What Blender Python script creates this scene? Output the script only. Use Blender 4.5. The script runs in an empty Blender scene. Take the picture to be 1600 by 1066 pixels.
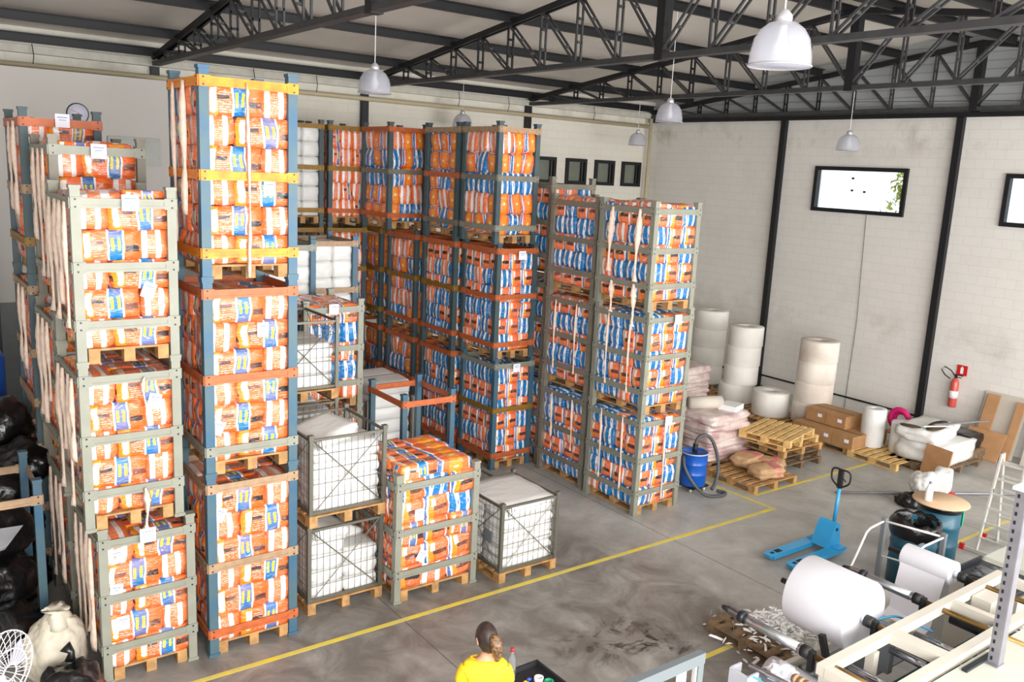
import bpy, bmesh, math, random
from mathutils import Vector, Matrix, noise
random.seed(7)
S = bpy.context.scene
COL = S.collection
PI = math.pi
# ---------------------------------------------------------------- camera, world, light, exposure
def make_camera():
    yaw, pit, rol, f, H = math.radians(53.24598), math.radians(11.16551), math.radians(-2.854374), 1351.874, 5.3
    fw = Vector((math.cos(yaw)*math.cos(pit), math.sin(yaw)*math.cos(pit), -math.sin(pit)))
    r = Vector((math.sin(yaw), -math.cos(yaw), 0)); d = fw.cross(r)
    r2 = math.cos(rol)*r + math.sin(rol)*d; d2 = -math.sin(rol)*r + math.cos(rol)*d
    cam = bpy.data.cameras.new('camera'); o = bpy.data.objects.new('camera', cam); COL.objects.link(o)
    M = Matrix((r2, -d2, -fw)).transposed().to_4x4(); M.translation = (0, 0, H)
    o.matrix_world = M
    cam.sensor_width = 36; cam.lens = f/1600*36; cam.clip_start = .05; cam.clip_end = 200
    S.camera = o
make_camera()
S.view_settings.view_transform = 'Standard'; S.view_settings.look = 'None'
S.view_settings.gamma = 1; S.view_settings.use_curve_mapping = False
S.view_settings.exposure = 0.78
W = bpy.data.worlds.new('sky'); S.world = W; W.use_nodes = True
W.node_tree.nodes['Background'].inputs[0].default_value = (.95, .98, 1, 1)
W.node_tree.nodes['Background'].inputs[1].default_value = 1.7
def area(name, loc, target, sx, sy, power, col=(1, .98, .95)):
    l = bpy.data.lights.new(name, 'AREA'); l.shape = 'RECTANGLE'; l.size = sx; l.size_y = sy; l.energy = power; l.color = col
    o = bpy.data.objects.new(name, l); COL.objects.link(o); o.location = loc
    o.rotation_euler = (Vector(target)-Vector(loc)).to_track_quat('-Z', 'Y').to_euler()
    return o
area('daylight_from_big_door', (1.0, -1.6, 4.2), (4.5, 10, 1.8), 5.0, 3.6, 620)
area('front_fill_light', (11.0, -4.5, 4.0), (12.5, 12, 5.0), 12.0, 5.0, 900)  # added fill lamp, lifts the ceiling and the far corner
# ---------------------------------------------------------------- materials
def lin(c):
    c = c/255.0
    return c/12.92 if c <= .04045 else ((c+.055)/1.055)**2.4
def rgb(*c): return tuple(lin(x) for x in c)+(1,)
MAT = {}
def node(nt, t, **kw):
    n = nt.nodes.new(t)
    for k, v in kw.items(): setattr(n, k, v)
    return n
def mat(name, col, rough=.5, metal=0, spec=.5, var=0, vscale=6, bump=0, bscale=20, col2=None, coat=0, **kw):
    m = bpy.data.materials.new(name); m.use_nodes = True; nt = m.node_tree
    b = nt.nodes['Principled BSDF']; MAT[name] = m
    b.inputs['Base Color'].default_value = rgb(*col); b.inputs['Roughness'].default_value = rough
    b.inputs['Metallic'].default_value = metal; b.inputs['Specular IOR Level'].default_value = spec
    b.inputs['Coat Weight'].default_value = coat
    geo = node(nt, 'ShaderNodeNewGeometry')
    if var or col2:
        n = node(nt, 'ShaderNodeTexNoise'); n.inputs['Scale'].default_value = vscale; n.inputs['Detail'].default_value = 6
        nt.links.new(geo.outputs['Position'], n.inputs['Vector'])
        r = node(nt, 'ShaderNodeValToRGB'); c1 = rgb(*col); c2 = rgb(*col2) if col2 else tuple(x*(1-var) for x in c1[:3])+(1,)
        r.color_ramp.elements[0].position = .38; r.color_ramp.elements[1].position = .62
        r.color_ramp.elements[0].color = c2; r.color_ramp.elements[1].color = c1
        nt.links.new(n.outputs['Fac'], r.inputs[0]); nt.links.new(r.outputs[0], b.inputs['Base Color'])
    if bump:
        n = node(nt, 'ShaderNodeTexNoise'); n.inputs['Scale'].default_value = bscale; n.inputs['Detail'].default_value = 4
        nt.links.new(geo.outputs['Position'], n.inputs['Vector'])
        bp = node(nt, 'ShaderNodeBump'); bp.inputs['Strength'].default_value = bump; bp.inputs['Distance'].default_value = .02
        nt.links.new(n.outputs['Fac'], bp.inputs['Height']); nt.links.new(bp.outputs[0], b.inputs['Normal'])
    for k, v in kw.items(): b.inputs[k].default_value = v
    return m
mat('grey_paint', (142, 143, 130), .45, .1, var=.1, vscale=5)
mat('dark_grey_paint', (128, 124, 112), .5, .1, var=.15, vscale=5)
mat('blue_paint', (56, 96, 124), .45, .1, col2=(76, 102, 112), vscale=3)
mat('teal_paint', (70, 88, 94), .5, .1, var=.2, vscale=4)
mat('orange_rail', (196, 104, 58), .45, .1, var=.2, vscale=12)
mat('yellow_rail', (222, 150, 30), .45, .1, col2=(226, 122, 30), vscale=9)
mat('gold_rail', (150, 112, 40), .5, .1, var=.2, vscale=12)
mat('tan_rail', (172, 142, 112), .5, .1, var=.2, vscale=12)
mat('wire', (112, 110, 100), .45, .5)
mat('wood', (190, 145, 92), .7, var=.35, vscale=9, bump=.2, bscale=40)
mat('new_wood', (226, 186, 120), .65, var=.25, vscale=9, bump=.2, bscale=40)
mat('old_wood', (128, 104, 78), .8, var=.4, vscale=12, bump=.4, bscale=40)
mat('white_plastic', (224, 224, 222), .42, var=.05, vscale=3, bump=.5, bscale=9, coat=.1)
mat('white_bulk', (228, 228, 226), .5, var=.1, vscale=3, bump=.5, bscale=14)
mat('paper_roll', (236, 233, 226), .75, var=.08, vscale=2.5)
mat('dirty_roll', (234, 226, 216), .75, col2=(208, 196, 184), vscale=1.6)
mat('white_roll', (214, 214, 222), .6)
mat('black_bag', (10, 10, 12), .3, bump=1, bscale=9, coat=.2)
mat('black_steel', (34, 34, 37), .5, .3)
mat('truss_grey', (72, 72, 74), .5, .3, var=.2)
mat('label_paper', (238, 240, 250), .7)
mat('ink', (90, 110, 170), .7)
mat('strip', (240, 216, 198), .5, var=.12, vscale=18, bump=.3, bscale=40)
mat('pipe_beige', (196, 182, 152), .5)
mat('gutter_white', (196, 192, 180), .5, var=.12)
mat('lampcap', (214, 214, 220), .3, .6)
mat('cable_white', (220, 220, 220), .5)
mat('bulb', (250, 250, 250), .4)
mat('jack_blue', (48, 158, 216), .38, coat=.2)
mat('black_rubber', (24, 24, 25), .6)
mat('chrome', (190, 194, 200), .22, .95)
mat('brass', (142, 112, 64), .35, .7)
mat('drum_blue', (12, 84, 178), .35, coat=.2)
mat('drum_teal', (10, 82, 104), .4, coat=.2)
mat('green_sign', (30, 180, 130), .5)
mat('board_brown', (184, 138, 96), .75, var=.1)
mat('lid_tan', (216, 184, 150), .7, var=.08)
mat('cardboard', (176, 132, 88), .8, var=.15, vscale=5)
mat('tape_brown', (120, 86, 54), .5)
mat('board_white', (198, 190, 178), .7, var=.05)
mat('kraft', (196, 158, 118), .75, var=.15, vscale=8, bump=.4, bscale=14)
mat('kraft_pink', (206, 120, 124), .75, var=.15, vscale=8, bump=.4, bscale=14)
mat('wrapped_sack', (214, 200, 194), .3, col2=(178, 146, 144), vscale=3.2, bump=.8, bscale=10, coat=.3)
mat('magenta', (206, 20, 110), .6)
mat('red', (206, 34, 34), .4)
mat('ext_red', (206, 84, 74), .35, coat=.3)
mat('white', (240, 240, 240), .5)
mat('cream_paint', (204, 199, 188), .4)
mat('table_white', (196, 199, 188), .35)
mat('dark_machine', (40, 44, 50), .4, .3)
mat('grey_machine', (128, 134, 140), .4, .3)
mat('teal_mat', (14, 70, 72), .6, var=.4, vscale=60)
mat('alu', (206, 204, 198), .4, .3)
mat('galv', (150, 148, 156), .4, .5, var=.15)
mat('hose', (78, 80, 84), .5)
mat('blue_hose', (60, 150, 196), .4)
mat('skin', (206, 150, 118), .55)
mat('hair', (60, 42, 34), .5, col2=(34, 26, 24), vscale=20)
mat('hair_light', (140, 104, 68), .45, col2=(66, 46, 34), vscale=45)
mat('tshirt', (244, 208, 34), .75, bump=.2, bscale=8)
mat('jeans', (40, 52, 84), .8)
mat('tray_black', (36, 36, 40), .5)
mat('green_tape', (30, 150, 110), .5)
mat('yellow_plastic', (246, 206, 20), .4)
mat('blue_plastic', (40, 90, 190), .4)
mat('gate_grey', (112, 120, 124), .45, .2)
mat('white_wire', (236, 228, 232), .45)
mat('fan_blade', (196, 198, 210), .35)
mat('sack_cream', (214, 206, 188), .65, var=.08, bump=.6, bscale=9)
mat('clock_face', (214, 214, 232), .4)
mat('yellow_line', (226, 204, 60), .6, col2=(204, 192, 110), vscale=5)
mat('clear', (236, 240, 244), .1, **{'Transmission Weight': .9, 'IOR': 1.3})
mat('film', (220, 222, 230), .15, **{'Transmission Weight': .55, 'IOR': 1.2})
mat('brown_liner', (84, 66, 40), .8, var=.3, vscale=20)
def mat_glass():
    m = mat('pane_glass', (200, 210, 214), .05); b = m.node_tree.nodes['Principled BSDF']
    b.inputs['Transmission Weight'].default_value = 1; b.inputs['IOR'].default_value = 1.05
mat_glass()
def lampglass():
    m = mat('lampglass', (206, 208, 220), .1); nt = m.node_tree; b = nt.nodes['Principled BSDF']; b.inputs['Coat Weight'].default_value = .6
    tr = node(nt, 'ShaderNodeBsdfTranslucent'); tr.inputs[0].default_value = rgb(244, 244, 250); tp = node(nt, 'ShaderNodeBsdfTransparent')
    m1 = node(nt, 'ShaderNodeMixShader'); m2 = node(nt, 'ShaderNodeMixShader'); m1.inputs[0].default_value = .35; m2.inputs[0].default_value = .62
    nt.links.new(b.outputs[0], m1.inputs[1]); nt.links.new(tr.outputs[0], m1.inputs[2]); nt.links.new(m1.outputs[0], m2.inputs[1]); nt.links.new(tp.outputs[0], m2.inputs[2])
    nt.links.new(m2.outputs[0], nt.nodes['Material Output'].inputs[0])
lampglass()
mat('frosted', (120, 124, 112), .3, var=.1)
mat('leaf_yellow', (200, 200, 90), .6, col2=(120, 130, 60), vscale=14)

def mth(nt, op, a, b=None):
    n = node(nt, 'ShaderNodeMath', operation=op)
    for i, v in enumerate((a, b)):
        if v is None: continue
        if isinstance(v, (int, float)): n.inputs[i].default_value = v
        else: nt.links.new(v, n.inputs[i])
    return n.outputs[0]
def mixc(nt, f, a, b):
    n = node(nt, 'ShaderNodeMix', data_type='RGBA')
    nt.links.new(f, n.inputs[0])
    for i, v in ((6, a), (7, b)):
        if isinstance(v, tuple): n.inputs[i].default_value = v
        else: nt.links.new(v, n.inputs[i])
    return n.outputs[2]
def wall_mat(name, base, dark, bh=.2, bw=.4, ysw=False, strength=.1):
    m = mat(name, base, .8); nt = m.node_tree; b = nt.nodes['Principled BSDF']
    geo = node(nt, 'ShaderNodeNewGeometry'); sx = node(nt, 'ShaderNodeSeparateXYZ'); nt.links.new(geo.outputs['Position'], sx.inputs[0])
    cb = node(nt, 'ShaderNodeCombineXYZ'); nt.links.new(sx.outputs[1 if ysw else 0], cb.inputs[0]); nt.links.new(sx.outputs[2], cb.inputs[1])
    br = node(nt, 'ShaderNodeTexBrick'); br.inputs['Scale'].default_value = 1; br.inputs['Brick Width'].default_value = bw; br.inputs['Row Height'].default_value = bh
    br.inputs['Mortar Size'].default_value = .008; br.inputs['Mortar Smooth'].default_value = .3
    br.inputs['Color1'].default_value = rgb(*base); br.inputs['Color2'].default_value = tuple(x*.975 for x in rgb(*base)[:3])+(1,)
    br.inputs['Mortar'].default_value = tuple(x*(1-strength) for x in rgb(*base)[:3])+(1,)
    nt.links.new(cb.outputs[0], br.inputs['Vector'])
    n = node(nt, 'ShaderNodeTexNoise'); n.inputs['Scale'].default_value = .9; n.inputs['Detail'].default_value = 8; n.inputs['Roughness'].default_value = .65
    nt.links.new(geo.outputs['Position'], n.inputs['Vector'])
    r = node(nt, 'ShaderNodeValToRGB'); r.color_ramp.elements[0].position = .5; r.color_ramp.elements[1].position = .75
    nt.links.new(n.outputs['Fac'], r.inputs[0])
    # dirt gathers in a band along the top courses and in one at chest height
    def band(c, w): 
        a = mth(nt, 'SUBTRACT', sx.outputs[2], c); a = mth(nt, 'ABSOLUTE', a); a = mth(nt, 'DIVIDE', a, w); a = mth(nt, 'SUBTRACT', 1.0, a); return mth(nt, 'MAXIMUM', a, 0.0)
    bands = mth(nt, 'ADD', band(6.5, .6), mth(nt, 'MULTIPLY', band(2.1, .5), .5)) if ysw else band(7.0, .5)
    f = mth(nt, 'MULTIPLY', r.outputs[0], mth(nt, 'ADD', mth(nt, 'MULTIPLY', bands, .8), .12))
    nt.links.new(mixc(nt, f, br.outputs['Color'], rgb(*dark)), b.inputs['Base Color'])
    bp = node(nt, 'ShaderNodeBump'); bp.inputs['Strength'].default_value = .25; bp.inputs['Distance'].default_value = .01
    nt.links.new(br.outputs['Fac'], bp.inputs['Height']); bp.invert = True; nt.links.new(bp.outputs[0], b.inputs['Normal'])
wall_mat('block_back', (226, 222, 210), (160, 152, 136))
wall_mat('block_right', (228, 225, 220), (156, 146, 128), ysw=True)
wall_mat('block_grey', (120, 124, 126), (90, 90, 88))
mat('plaster', (196, 192, 188), .85, var=.03, vscale=1)
def corrug(name, col, axis, per, rough=.55):
    m = mat(name, col, rough); nt = m.node_tree; b = nt.nodes['Principled BSDF']
    geo = node(nt, 'ShaderNodeNewGeometry'); sx = node(nt, 'ShaderNodeSeparateXYZ'); nt.links.new(geo.outputs['Position'], sx.inputs[0])
    a = mth(nt, 'FRACT', mth(nt, 'DIVIDE', sx.outputs[axis], per))
    r = node(nt, 'ShaderNodeValToRGB'); e = r.color_ramp.elements
    e[0].position = 0; e[0].color = tuple(x*.55 for x in rgb(*col)[:3])+(1,); e[1].position = .14; e[1].color = rgb(*col)
    e.new(.9).color = rgb(*col); e.new(1).color = tuple(x*.7 for x in rgb(*col)[:3])+(1,)
    nt.links.new(a, r.inputs[0]); nt.links.new(r.outputs[0], b.inputs['Base Color'])
corrug('gable_sheet', (176, 180, 180), 2, .17)
mat('roof_sheet', (222, 214, 205), .6, var=.06, vscale=1.2)
def floor_mat():
    m = mat('concrete', (150, 149, 145), .42); nt = m.node_tree; b = nt.nodes['Principled BSDF']
    geo = node(nt, 'ShaderNodeNewGeometry'); P = geo.outputs['Position']
    sx = node(nt, 'ShaderNodeSeparateXYZ'); nt.links.new(P, sx.inputs[0])
    def nz(s, d=8, rg=.6, dist=0):
        n = node(nt, 'ShaderNodeTexNoise'); n.inputs['Scale'].default_value = s; n.inputs['Detail'].default_value = d; n.inputs['Roughness'].default_value = rg; n.inputs['Distortion'].default_value = dist
        nt.links.new(P, n.inputs['Vector']); return n.outputs['Fac']
    def ramp(f, a, c, ca, cc):
        r = node(nt, 'ShaderNodeValToRGB'); r.color_ramp.elements[0].position = a; r.color_ramp.elements[1].position = c
        r.color_ramp.elements[0].color = ca; r.color_ramp.elements[1].color = cc; nt.links.new(f, r.inputs[0]); return r.outputs[0]
    c = ramp(nz(1.1, 10, .65, .6), .3, .7, rgb(146, 146, 143), rgb(188, 187, 182))
    c = mixc(nt, mth(nt, 'MULTIPLY', ramp(nz(7, 8, .7), .45, .75, (0, 0, 0, 1), (1, 1, 1, 1)), .3), c, rgb(138, 134, 129))
    # worn traffic area in front of the racks: browner and darker
    def blob(x, y, rx, ry):
        dx = mth(nt, 'DIVIDE', mth(nt, 'SUBTRACT', sx.outputs[0], x), rx); dy = mth(nt, 'DIVIDE', mth(nt, 'SUBTRACT', sx.outputs[1], y), ry)
        q = mth(nt, 'ADD', mth(nt, 'MULTIPLY', dx, dx), mth(nt, 'MULTIPLY', dy, dy)); return mth(nt, 'MAXIMUM', mth(nt, 'SUBTRACT', 1.0, q), 0.0)
    w = mth(nt, 'MULTIPLY', mth(nt, 'MINIMUM', mth(nt, 'MULTIPLY', blob(5.0, 7.2, 4.2, 4.2), 2.6), 1.0), ramp(nz(1.6, 8, .65, 1), .3, .62, (.25, .25, .25, 1), (1, 1, 1, 1)))
    c = mixc(nt, mth(nt, 'MULTIPLY', w, .9), c, rgb(104, 97, 92))
    k = mth(nt, 'MULTIPLY', mth(nt, 'ADD', blob(6.6, 6.6, .95, .5), blob(7.0, 6.05, .45, .55)), ramp(nz(3.2, 5, .6, 1.5), .52, .62, (0, 0, 0, 1), (1, 1, 1, 1)))
    c = mixc(nt, mth(nt, 'MULTIPLY', k, .95), c, rgb(52, 46, 38))
    for xj in (4.74, 9.3, 14.0):
        j = mth(nt, 'LESS_THAN', mth(nt, 'ABSOLUTE', mth(nt, 'SUBTRACT', sx.outputs[0], xj)), .007)
        c = mixc(nt, mth(nt, 'MULTIPLY', j, .75), c, rgb(60, 56, 54))
    nt.links.new(c, b.inputs['Base Color'])
    rr = ramp(nz(2, 5), .3, .7, (.3, .3, .3, 1), (.55, .55, .55, 1)); nt.links.new(rr, b.inputs['Roughness'])
floor_mat()
# printed film packs: pattern laid out on the pack's own UV
def pack_mat(name, kind):
    m = mat(name, (230, 100, 30), .33, coat=.35); nt = m.node_tree; b = nt.nodes['Principled BSDF']
    uv = node(nt, 'ShaderNodeUVMap'); uv.uv_map = 'UVMap'; s = node(nt, 'ShaderNodeSeparateXYZ'); nt.links.new(uv.outputs[0], s.inputs[0])
    geo = node(nt, 'ShaderNodeNewGeometry')
    def nz(sc, d=3, v=None, dist=0):
        n = node(nt, 'ShaderNodeTexNoise'); n.inputs['Scale'].default_value = sc; n.inputs['Detail'].default_value = d; n.inputs['Distortion'].default_value = dist
        nt.links.new(v or geo.outputs['Position'], n.inputs['Vector']); return n.outputs['Fac']
    w = mth(nt, 'MULTIPLY', mth(nt, 'SUBTRACT', nz(4, 1), .5), (.22 if kind in ('blue', 'label', 'lobed') else .12))
    u = mth(nt, 'ADD', s.outputs[0], w); v = mth(nt, 'ADD', s.outputs[1], mth(nt, 'MULTIPLY', mth(nt, 'SUBTRACT', nz(5, 2), .5), .16))
    def steps(f, st, interp='CONSTANT'):
        r = node(nt, 'ShaderNodeValToRGB'); r.color_ramp.interpolation = interp; e = r.color_ramp.elements
        e[0].position = st[0][0]; e[0].color = st[0][1]; e[1].position = st[1][0]; e[1].color = st[1][1]
        for p, c in st[2:]: e.new(p).color = c
        nt.links.new(f, r.inputs[0]); return r.outputs[0]
    O = rgb(240, 108, 42); O2 = rgb(248, 150, 24); WH = rgb(245, 243, 243); BL = rgb(0, 116, 184); YE = rgb(226, 214, 40); K = rgb(44, 40, 42); PK = rgb(240, 130, 90)
    Z = (0, 0, 0, 1); I = (1, 1, 1, 1)
    def box(u0, u1, v0, v1):
        a = steps(u, [(0, Z), (u0, I), (u1, Z)]); c = steps(v, [(0, Z), (v0, I), (v1, Z)]); return mth(nt, 'MULTIPLY', a, c)
    # fine printing: thin lighter lines of small print
    pr = mth(nt, 'MULTIPLY', mth(nt, 'GREATER_THAN', mth(nt, 'FRACT', mth(nt, 'MULTIPLY', v, 13.0)), .68), mth(nt, 'GREATER_THAN', nz(45, 1), .47))
    if kind == 'end':
        O = rgb(242, 122, 66)
        c = steps(u, [(0, O), (.07, WH), (.27, O), (.56, WH), (.76, O)])
        c = mixc(nt, mth(nt, 'MULTIPLY', mth(nt, 'MULTIPLY', pr, box(.3, .54, .15, .85)), .55), c, WH)
    elif kind == 'long':
        c = steps(u, [(0, O2), (.2, O), (.45, WH), (.485, BL), (.70, WH), (.735, O)])
        c = mixc(nt, box(.08, .19, .3, .9), c, WH)
        c = mixc(nt, mth(nt, 'MULTIPLY', mth(nt, 'MULTIPLY', pr, box(.22, .44, .12, .8)), .6), c, WH)
        c = mixc(nt, mth(nt, 'ADD', box(.51, .56, .3, .75), box(.62, .67, .3, .75)), c, YE)
        c = mixc(nt, mth(nt, 'ADD', box(.76, .99, .26, .48), box(.2, .4, .52, .66)), c, K)
        # round badge
        du = mth(nt, 'MULTIPLY', mth(nt, 'SUBTRACT', u, .13), 2.0); dv = mth(nt, 'SUBTRACT', v, .2)
        q = mth(nt, 'ADD', mth(nt, 'MULTIPLY', du, du), mth(nt, 'MULTIPLY', dv, dv))
        c = mixc(nt, mth(nt, 'LESS_THAN', q, .012), c, WH)
    elif kind == 'label':
        c = steps(u, [(0, BL), (.1, WH), (.17, O2), (.36, O), (.93, WH)])
        c = mixc(nt, box(.25, .42, .55, .92), c, WH)
        c = mixc(nt, mth(nt, 'MULTIPLY', mth(nt, 'MULTIPLY', pr, box(.45, .85, .1, .9)), .35), c, WH)
        c = mixc(nt, box(.34, .86, .36, .56), c, K)
    elif kind == 'blue':
        c = steps(u, [(0, BL), (.2, WH), (.36, BL), (.66, WH), (.82, BL)])
        c = mixc(nt, mth(nt, 'ADD', box(.26, .31, .4, .62), box(.71, .76, .35, .55)), c, BL)
    elif kind == 'lobed':
        c = steps(u, [(0, BL), (.07, WH), (.11, O), (.3, O2), (.7, O), (.9, WH), (.94, BL)])
        du = mth(nt, 'MULTIPLY', mth(nt, 'SUBTRACT', u, .5), 1.0); dv = mth(nt, 'SUBTRACT', v, .5)
        q = mth(nt, 'ADD', mth(nt, 'MULTIPLY', du, du), mth(nt, 'MULTIPLY', dv, dv))
        c = mixc(nt, mth(nt, 'LESS_THAN', q, .008), c, rgb(250, 220, 160))
    if kind != 'blue':
        f = steps(nz(2.3, 4, None, .5), [(.42, Z), (.6, I)], 'LINEAR'); c = mixc(nt, mth(nt, 'MULTIPLY', f, .22), c, PK)
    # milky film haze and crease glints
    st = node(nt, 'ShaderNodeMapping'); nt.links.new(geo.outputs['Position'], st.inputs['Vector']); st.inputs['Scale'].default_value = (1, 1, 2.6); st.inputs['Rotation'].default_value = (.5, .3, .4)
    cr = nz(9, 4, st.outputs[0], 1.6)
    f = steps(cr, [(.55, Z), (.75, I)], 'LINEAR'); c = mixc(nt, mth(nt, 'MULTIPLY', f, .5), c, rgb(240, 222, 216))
    nt.links.new(c, b.inputs['Base Color'])
    bp = node(nt, 'ShaderNodeBump'); bp.inputs['Strength'].default_value = .7; bp.inputs['Distance'].default_value = .02
    nt.links.new(cr, bp.inputs['Height']); nt.links.new(bp.outputs[0], b.inputs['Normal'])
for k in ('end', 'long', 'label', 'blue', 'lobed'): pack_mat('pack_'+k, k)
# ---------------------------------------------------------------- mesh helpers
class MB:
    def __init__(s): s.v = []; s.f = []; s.m = []; s.sm = []; s.uv = {}
    def add(s, vs, fs, mi=0, smooth=False, M=None):
        b = len(s.v)
        s.v += [tuple(M @ Vector(v)) if M else tuple(v) for v in vs]
        s.f += [tuple(b+i for i in f) for f in fs]; s.m += [mi]*len(fs); s.sm += [smooth]*len(fs); return s
    def box(s, c, d, rz=0, mi=0, M=None, bev=0):
        x, y, z = d[0]/2, d[1]/2, d[2]/2
        R = Matrix.Translation(c) @ Matrix.Rotation(rz, 4, 'Z')
        if M: R = M @ R
        vs = [(i*x, j*y, k*z) for i in (-1, 1) for j in (-1, 1) for k in (-1, 1)]
        return s.add(vs, [(0, 1, 3, 2), (4, 6, 7, 5), (0, 4, 5, 1), (2, 3, 7, 6), (0, 2, 6, 4), (1, 5, 7, 3)], mi, False, R)
    def tube(s, pts, r, n=8, mi=0, closed=False, cap=True, M=None):
        pts = [Vector(p) for p in pts]; L = len(pts); vs = []; fs = []
        rr = r if isinstance(r, (list, tuple)) else [r]*L
        up = None
        for i, p in enumerate(pts):
            a = pts[(i-1) % L] if (i > 0 or closed) else p; c = pts[(i+1) % L] if (i < L-1 or closed) else p
            t = (c-a).normalized()
            if up is None: up = Vector((0, 0, 1)) if abs(t.z) < .9 else Vector((1, 0, 0))
            x = t.cross(up).normalized(); up = x.cross(t).normalized()
            for k in range(n):
                an = 2*PI*k/n; vs.append(p+(x*math.cos(an)+up*math.sin(an))*rr[i])
        for i in range(L if closed else L-1):
            for k in range(n):
                a = i*n+k; b = i*n+(k+1) % n; c = ((i+1) % L)*n+(k+1) % n; d = ((i+1) % L)*n+k
                fs.append((a, b, c, d))
        if cap and not closed: fs.append(tuple(range(n))[::-1]); fs.append(tuple((L-1)*n+k for k in range(n)))
        return s.add(vs, fs, mi, n > 6, M)
    def beam(s, a, b, w, h, mi=0):
        a = Vector(a); b = Vector(b); t = b-a; L = t.length; t.normalize()
        up = Vector((0, 0, 1)) if abs(t.z) < .95 else Vector((1, 0, 0))
        x = t.cross(up).normalized(); u = x.cross(t)
        R = Matrix((x, t, u)).transposed().to_4x4(); R.translation = (a+b)/2
        return s.box((0, 0, 0), (w, L, h), 0, mi, R)
    def lathe(s, prof, c=(0, 0, 0), n=32, mi=0, M=None, wob=0):
        vs = []; fs = []
        for j, (r, z) in enumerate(prof):
            for k in range(n):
                an = 2*PI*k/n; q = 1+(wob*math.sin(an*3+j) if wob else 0)
                vs.append((c[0]+r*q*math.cos(an), c[1]+r*q*math.sin(an), c[2]+z))
        for j in range(len(prof)-1):
            for k in range(n): fs.append((j*n+k, j*n+(k+1) % n, (j+1)*n+(k+1) % n, (j+1)*n+k))
        if prof[0][0] > .001: fs.append(tuple(range(n))[::-1])
        if prof[-1][0] > .001: fs.append(tuple((len(prof)-1)*n+k for k in range(n)))
        return s.add(vs, fs, mi, True, M)
    def prism(s, poly, h0, h1, mi=0, M=None):
        n = len(poly); vs = [(x, y, h0) for x, y in poly]+[(x, y, h1) for x, y in poly]
        fs = [tuple(range(n))[::-1], tuple(range(n, 2*n))]+[(i, (i+1) % n, n+(i+1) % n, n+i) for i in range(n)]
        return s.add(vs, fs, mi, False, M)
    def mesh(s, name, mats):
        me = bpy.data.meshes.new(name); me.from_pydata(s.v, [], s.f)
        for m in mats: me.materials.append(MAT[m])
        me.polygons.foreach_set('material_index', s.m); me.polygons.foreach_set('use_smooth', s.sm); me.update()
        bm = bmesh.new(); bm.from_mesh(me); bmesh.ops.recalc_face_normals(bm, faces=bm.faces); bm.to_mesh(me); bm.free()
        return me
def obj(name, me, parent=None, loc=(0, 0, 0), rz=0):
    o = bpy.data.objects.new(name, me); COL.objects.link(o); o.location = loc; o.rotation_euler = (0, 0, rz)
    if parent: o.parent = parent
    return o
def part(name, mb, mats, parent=None, loc=(0, 0, 0), rz=0):
    return obj(name, mb.mesh(name, mats if isinstance(mats, (list, tuple)) else [mats]), parent, loc, rz)
def tag(o, label=None, cat=None, group=None, kind=None):
    if label:
        o['label'] = label
    if cat: o['category'] = cat
    if group: o['group'] = group
    if kind: o['kind'] = kind
    return o
def thing(name, label, cat, loc=(0, 0, 0), rz=0, group=None):
    return tag(obj(name, None, None, loc, rz), label, cat, group)
def single(name, mb, mats, label, cat, loc=(0, 0, 0), rz=0, group=None):
    return tag(part(name, mb, mats, None, loc, rz), label, cat, group)
def struct(name, mb, mats, loc=(0, 0, 0)):
    return tag(part(name, mb, mats, None, loc), kind='structure')
# ---------------------------------------------------------------- the building
XR, YB = 18.7, 18.74
def ztop(y): return 7.12+.128*(18.6-y) if y > 9.3 else 7.12+.128*9.3-.128*(9.3-y)
struct('floor', MB().box((8, 8, -.1), (28, 26, .2)), 'concrete')
# right wall with two windows in it (holes left open)
def wall_holes(mb, axis, pos, th, a0, a1, z0, z1, holes):
    cuts = sorted(set([a0, a1]+[h for H in holes for h in H[:2]]))
    for i in range(len(cuts)-1):
        s, e = cuts[i], cuts[i+1]; m = (s+e)/2; hh = [H for H in holes if H[0] < m < H[1]]
        segs = [(z0, z1)] if not hh else [(z0, hh[0][2]), (hh[0][3], z1)]
        for q0, q1 in segs:
            if axis == 'Y': mb.box((pos+th/2, m, (q0+q1)/2), (th, e-s, q1-q0))
            else: mb.box((m, pos+th/2, (q0+q1)/2), (e-s, th, q1-q0))
    return mb
RW = [(10.6, 12.98, 4.69, 5.76), (6.12, 8.5, 4.66, 5.72)]
struct('wall_right', wall_holes(MB(), 'Y', XR, .25, -5, YB+.2, 0, 6.86, RW), 'block_right')
BW = [(x, x+.74, 5.0, 5.7) for x in (14.42, 15.52, 16.58, 17.62)]
struct('wall_back', wall_holes(MB(), 'X', YB, .25, -6, XR+.25, 0, 7.43, BW), 'block_back')
struct('wall_left_unseen', MB().box((-6.1, 7, 3.7), (.2, 26, 7.6)), 'plaster')  # unseen wall, added to shut out sky light and darken the racks' left sides
struct('wall_partition', MB().box((-.5, 17.3, 4.6), (11.0, .16, 4.0)).box((-.5, 17.3, 1.3), (11.0, .16, 2.6), mi=1), ['plaster', 'block_grey'])
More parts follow.
